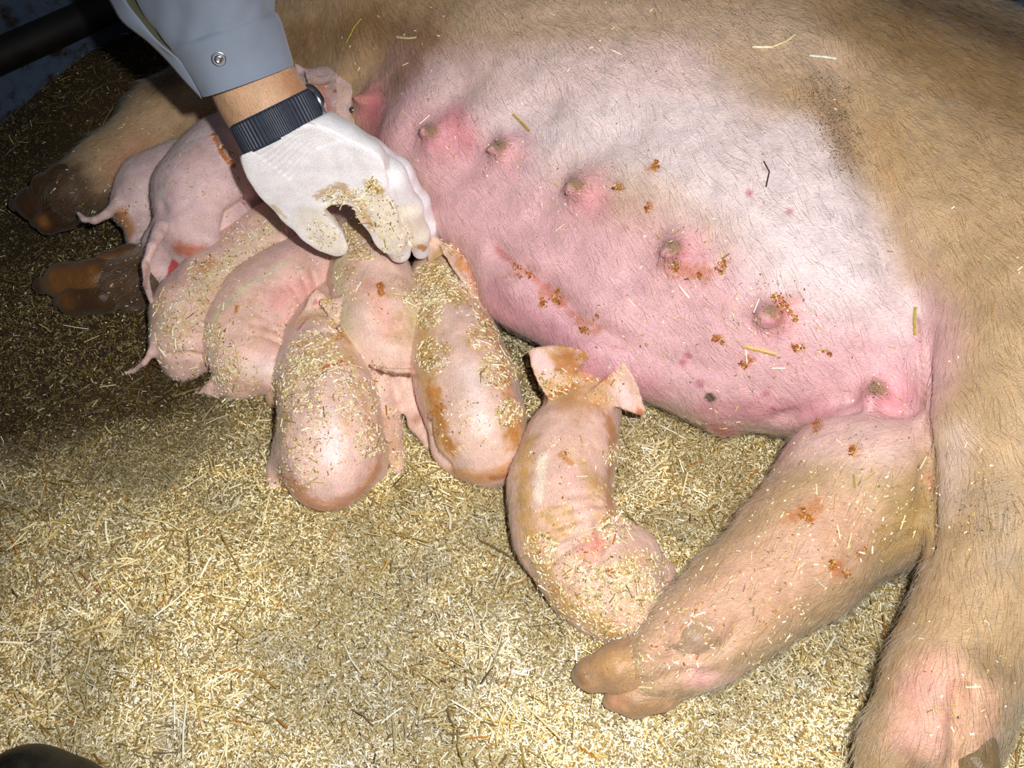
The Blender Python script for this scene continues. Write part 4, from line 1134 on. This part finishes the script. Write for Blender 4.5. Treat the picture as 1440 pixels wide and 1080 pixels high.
# watch: ribbed strap round the wrist, steel case at the far side
def ring_frame(c, axis):
    s = np.cross(axis, [0, 0, 1.0]); s /= np.linalg.norm(s); u = np.cross(s, axis)
    return np.array(c), s, u
def strap(name, c, axis, rs, ru, width, mat, parent, ribs=64, thick=0.0028):
    c, s, u = ring_frame(c, axis)
    n = ribs * 4; V = []
    for j in range(n):
        t = 2 * math.pi * j / n
        rib = 0.0009 if (j % 4) in (0, 1) else 0.0
        d = math.cos(t) * s * rs + math.sin(t) * u * ru
        nn = math.cos(t) * s / rs + math.sin(t) * u / ru; nn /= np.linalg.norm(nn)
        for (w, o_) in [(-0.5, 0), (-0.5, thick * .7), (-0.42, thick + rib), (0.42, thick + rib), (0.5, thick * .7), (0.5, 0)]:
            V.append(c + d + nn * o_ + axis * w * width)
    Q = [[j * 6 + k, ((j + 1) % n) * 6 + k, ((j + 1) % n) * 6 + (k + 1) % 6, j * 6 + (k + 1) % 6] for j in range(n) for k in range(6)]
    return link(name, mesh_from(name, V, Q, mat, False), parent)
M_strap = mat_plain('watch_strap', srgb(48, 55, 70), 0.55, 0, 200, 0.3, 0.1)
M_steel = mat_plain('watch_steel', (0.7, 0.7, 0.72), 0.2, 1.0, 60, 0.1)
watch = strap('wristwatch', wc, wax, 0.0385, 0.0365, 0.029, M_strap, person)
watch['label'] = 'dark blue ribbed watch strap'
_, ws, wu = ring_frame(wc, wax)
# case
cd = ws * 1.0 + wu * 0.05; cd /= np.linalg.norm(cd)
sgn = 1 if cd[0] > 0 else -1
cd = cd * sgn
cc = wc + cd * 0.041
su = np.cross(wax, cd)
V = []; Q = []
nseg = 40
for k_, (rr, oo) in enumerate([(0.0, -0.003), (0.018, -0.003), (0.0195, 0.0), (0.0195, 0.004), (0.0175, 0.0055), (0.0, 0.0055)]):
    for j in range(nseg):
        t = 2 * math.pi * j / nseg
        V.append(cc + (wax * math.cos(t) * 0.95 + su * math.sin(t)) * max(rr, 1e-4) + cd * oo)
Q = [[k_ * nseg + j, k_ * nseg + (j + 1) % nseg, (k_ + 1) * nseg + (j + 1) % nseg, (k_ + 1) * nseg + j] for k_ in range(5) for j in range(nseg)]
link('watch_case', mesh_from('watch_case', V, Q, M_steel, True), watch)

# sleeve
def mat_cloth(name, col):
    m, nt, b, N, L = new_mat(name)
    geo = N('ShaderNodeNewGeometry')
    n = N('ShaderNodeTexNoise'); n.inputs['Scale'].default_value = 25; n.inputs['Detail'].default_value = 5
    L(geo.outputs['Position'], n.inputs['Vector'])
    w = N('ShaderNodeTexNoise'); w.inputs['Scale'].default_value = 1400
    L(geo.outputs['Position'], w.inputs['Vector'])
    cr = N('ShaderNodeValToRGB')
    cr.color_ramp.elements[0].position = 0.3; cr.color_ramp.elements[0].color = (*(np.array(col) * 0.86), 1)
    cr.color_ramp.elements[1].position = 0.7; cr.color_ramp.elements[1].color = (*col, 1)
    L(n.outputs['Fac'], cr.inputs[0]); L(cr.outputs[0], b.inputs['Base Color'])
    b.inputs['Roughness'].default_value = 0.85; b.inputs['Sheen Weight'].default_value = 0.2
    bp = N('ShaderNodeBump'); bp.inputs['Strength'].default_value = 0.3; bp.inputs['Distance'].default_value = 0.0006
    L(w.outputs['Fac'], bp.inputs['Height'])
    b2 = N('ShaderNodeBump'); b2.inputs['Strength'].default_value = 0.25; b2.inputs['Distance'].default_value = 0.004
    L(n.outputs['Fac'], b2.inputs['Height']); L(bp.outputs[0], b2.inputs['Normal']); L(b2.outputs[0], b.inputs['Normal'])
    return m
M_cloth = mat_cloth('blue_grey_cotton', srgb(144, 155, 174))
M_lin = mat_cloth('olive_lining', srgb(104, 104, 70))
M_thread = mat_plain('stitch_thread', srgb(190, 198, 210), 0.8)

rows = [  # px, py, z, radius px of the ring along the sleeve
    (347, 114, 0.300, 65), (345, 108, 0.302, 66), (334, 84, 0.315, 70), (322, 58, 0.330, 75), (316, 46, 0.336, 78), (314, 42, 0.338, 76), (306, 20, 0.350, 81), (296, -10, 0.366, 87), (278, -60, 0.39, 97), (256, -110, 0.42, 106)]
rc = [np.array(C(*r)) for r in rows]
NS = 96; GAP = 0.0
sax = rc[-1][:3] - rc[0][:3]; sax /= np.linalg.norm(sax)
V = []
allrows = []
for i in range(len(rc) - 1):
    m_ = 4 if i not in (0, 4) else 2
    for q in range(m_): allrows.append(rc[i] + (rc[i + 1] - rc[i]) * q / m_ + 0)
allrows.append(rc[-1])
_, ss, su2 = ring_frame(rc[0][:3], sax)
NR = len(allrows)
for i, c in enumerate(allrows):
    s_ = i / (NR - 1)
    for j in range(NS):
        t = 2 * math.pi * j / NS
        wv = 0.0016 * math.sin(3 * t + s_ * 5) + 0.0024 * math.sin(4 * t - s_ * 9 + 1) * sstep(0.3, 0.7, s_) + 0.0010 * math.sin(9 * t + s_ * 20) * sstep(0.35, 0.6, s_)
        r_ = c[3] + wv
        V.append(c[:3] + ss * math.cos(t) * r_ + su2 * math.sin(t) * r_ * 0.92)
Q = [[i * NS + j, i * NS + (j + 1) % NS, (i + 1) * NS + (j + 1) % NS, (i + 1) * NS + j] for i in range(NR - 1) for j in range(NS)]
me = mesh_from('sleeve', V, Q, M_cloth, True)
sleeve = link('sleeve', me, person)
sleeve['label'] = 'blue-grey cotton shirt sleeve with snap'
md = sleeve.modifiers.new('thick', 'SOLIDIFY'); md.thickness = 0.0016; md.offset = -1
SV = np.array(V)
sl_bvh = BVHTree.FromPolygons(SV.tolist(), Q)
def sl_hit(px, py):
    d = ray(px, py); d = d / np.linalg.norm(d)
    loc, nor, i, dist = sl_bvh.ray_cast(Vector(ORG), Vector(d))
    if loc is None: return None
    n_ = np.array(nor)
    if n_ @ d > 0: n_ = -n_
    return np.array(loc), n_

# stitches of the cuff seam
V = []; Q = []
for i in range(46):
    t = i / 46
    x = 236 + (384 - 236) * t; y = 55 - 26 * t - 5 * math.sin(math.pi * t) * -1
    h0 = sl_hit(x, y); h1 = sl_hit(x + 2.0, y - 0.4)
    if h0 is None or h1 is None: continue
    a, n_ = h0; b_ = h1[0]
    s_ = np.cross(n_, b_ - a); s_ /= np.linalg.norm(s_)
    k_ = len(V); w_ = 0.0005
    V += [a - s_ * w_ + n_ * .0002, b_ - s_ * w_ + n_ * .0002, b_ + s_ * w_ + n_ * .0002, a + s_ * w_ + n_ * .0002,
          a - s_ * w_ * .5 + n_ * .0008, b_ - s_ * w_ * .5 + n_ * .0008, b_ + s_ * w_ * .5 + n_ * .0008, a + s_ * w_ * .5 + n_ * .0008]
    Q += [[k_, k_ + 1, k_ + 5, k_ + 4], [k_ + 4, k_ + 5, k_ + 6, k_ + 7], [k_ + 7, k_ + 6, k_ + 2, k_ + 3]]
if V: link('stitching', mesh_from('stitching', V, Q, M_thread, False), sleeve)

# snap button
def lathe(name, c, n_, prof, mat, parent, nseg=36):
    s_ = np.cross(n_, [0.3, 0.2, 1.0]); s_ /= np.linalg.norm(s_); u_ = np.cross(n_, s_)
    V = []
    for (r_, o_) in prof:
        for j in range(nseg):
            t = 2 * math.pi * j / nseg
            V.append(c + (s_ * math.cos(t) + u_ * math.sin(t)) * max(r_, 1e-5) + n_ * o_)
    Q = [[k_ * nseg + j, k_ * nseg + (j + 1) % nseg, (k_ + 1) * nseg + (j + 1) % nseg, (k_ + 1) * nseg + j] for k_ in range(len(prof) - 1) for j in range(nseg)]
    return link(name, mesh_from(name, V, Q, mat, True), parent)
a, n_ = sl_hit(308, 83)
lathe('snap_button', a, n_, [(0.0068, -0.001), (0.0070, 0.0008), (0.0060, 0.0018), (0.0050, 0.0012), (0.0042, 0.0012), (0.0034, 0.0024), (0.0022, 0.0028), (0.0012, 0.0016), (0.0, 0.0012)], mat_plain('snap_metal', (0.85, 0.84, 0.8), 0.25, 1.0, 300, 0.15), sleeve)

# open placket hanging on the near side of the cuff
def ribbon(name, A, Bp, mat, parent, thick=0.0014, sub=5, bulge=0.0):
    A = np.array(A); Bp = np.array(Bp); n = len(A)
    def res(X):
        t = np.linspace(0, n - 1, (n - 1) * sub + 1); i = np.clip(t.astype(int), 0, n - 2); f_ = (t - i)[:, None]
        X0 = X[np.clip(i - 1, 0, n - 1)]; X1 = X[i]; X2 = X[i + 1]; X3 = X[np.clip(i + 2, 0, n - 1)]
        return 0.5 * ((2 * X1) + (-X0 + X2) * f_ + (2 * X0 - 5 * X1 + 4 * X2 - X3) * f_ ** 2 + (-X0 + 3 * X1 - 3 * X2 + X3) * f_ ** 3)
    A = res(A); Bp = res(Bp); m_ = len(A); K = 7
    V = []
    for i in range(m_):
        for j in range(K):
            t = j / (K - 1)
            V.append(A[i] * (1 - t) + Bp[i] * t + np.array([0, -0.3, 0.8]) * bulge * math.sin(math.pi * t))
    Q = [[i * K + j, (i + 1) * K + j, (i + 1) * K + j + 1, i * K + j + 1] for i in range(m_ - 1) for j in range(K - 1)]
    o = link(name, mesh_from(name, V, Q, mat, True), parent)
    md = o.modifiers.new('thick', 'SOLIDIFY'); md.thickness = thick; md.offset = 0
    return o
outer = [P(120, -60, .395), P(154, 0, .368), P(172, 30, .356), P(205, 56, .342), (P(232, 82, .326)), P(258, 112, .308), P(284, 139, .292)]
inner = [P(150, -60, .405), P(176, 0, .376), P(196, 26, .362), P(222, 58, .345), (P(250, 82, .330)), P(272, 106, .314), P(287, 128, .298)]
rim = [P(205, -60, .37), P(206, -2, .36), P(226, 26, .348), P(240, 52, .335), (P(256, 78, .322)), P(276, 102, .310), P(290, 122, .298)]
inner2 = [q + np.array([0.0, 0.0, -0.004]) for q in inner]
ribbon('sleeve_placket', outer, inner, M_cloth, person, bulge=0.004)
pl = ribbon('sleeve_lining', inner2, rim, M_lin, person, bulge=-0.004)
pl['label'] = 'olive lining inside the open cuff'

# ---------------------------------------------------------------- boot toe in the near corner
f = Field((-0.66, -0.12, -0.005), (-0.22, 0.36, 0.34), 0.005)
f.chain([(*P(108, 1128, .03), 0.028), (*P(40, 1134, .035), 0.038), (-0.45, 0.15, 0.05, 0.048), (-0.50, 0.06, 0.06, 0.05)], k=0.02, kin=0.03)
f.chain([(-0.50, 0.05, 0.06, 0.055), (-0.51, 0.03, 0.18, 0.055), (-0.52, 0.02, 0.30, 0.065)], k=0.04, kin=0.03)
b = Body(f, 1); b.paint_base((0.03, 0.03, 0.02))
o = b.build('rubber_boot', M_boot)
tag(o, 'black rubber boot toe standing in the near left corner', 'boot')
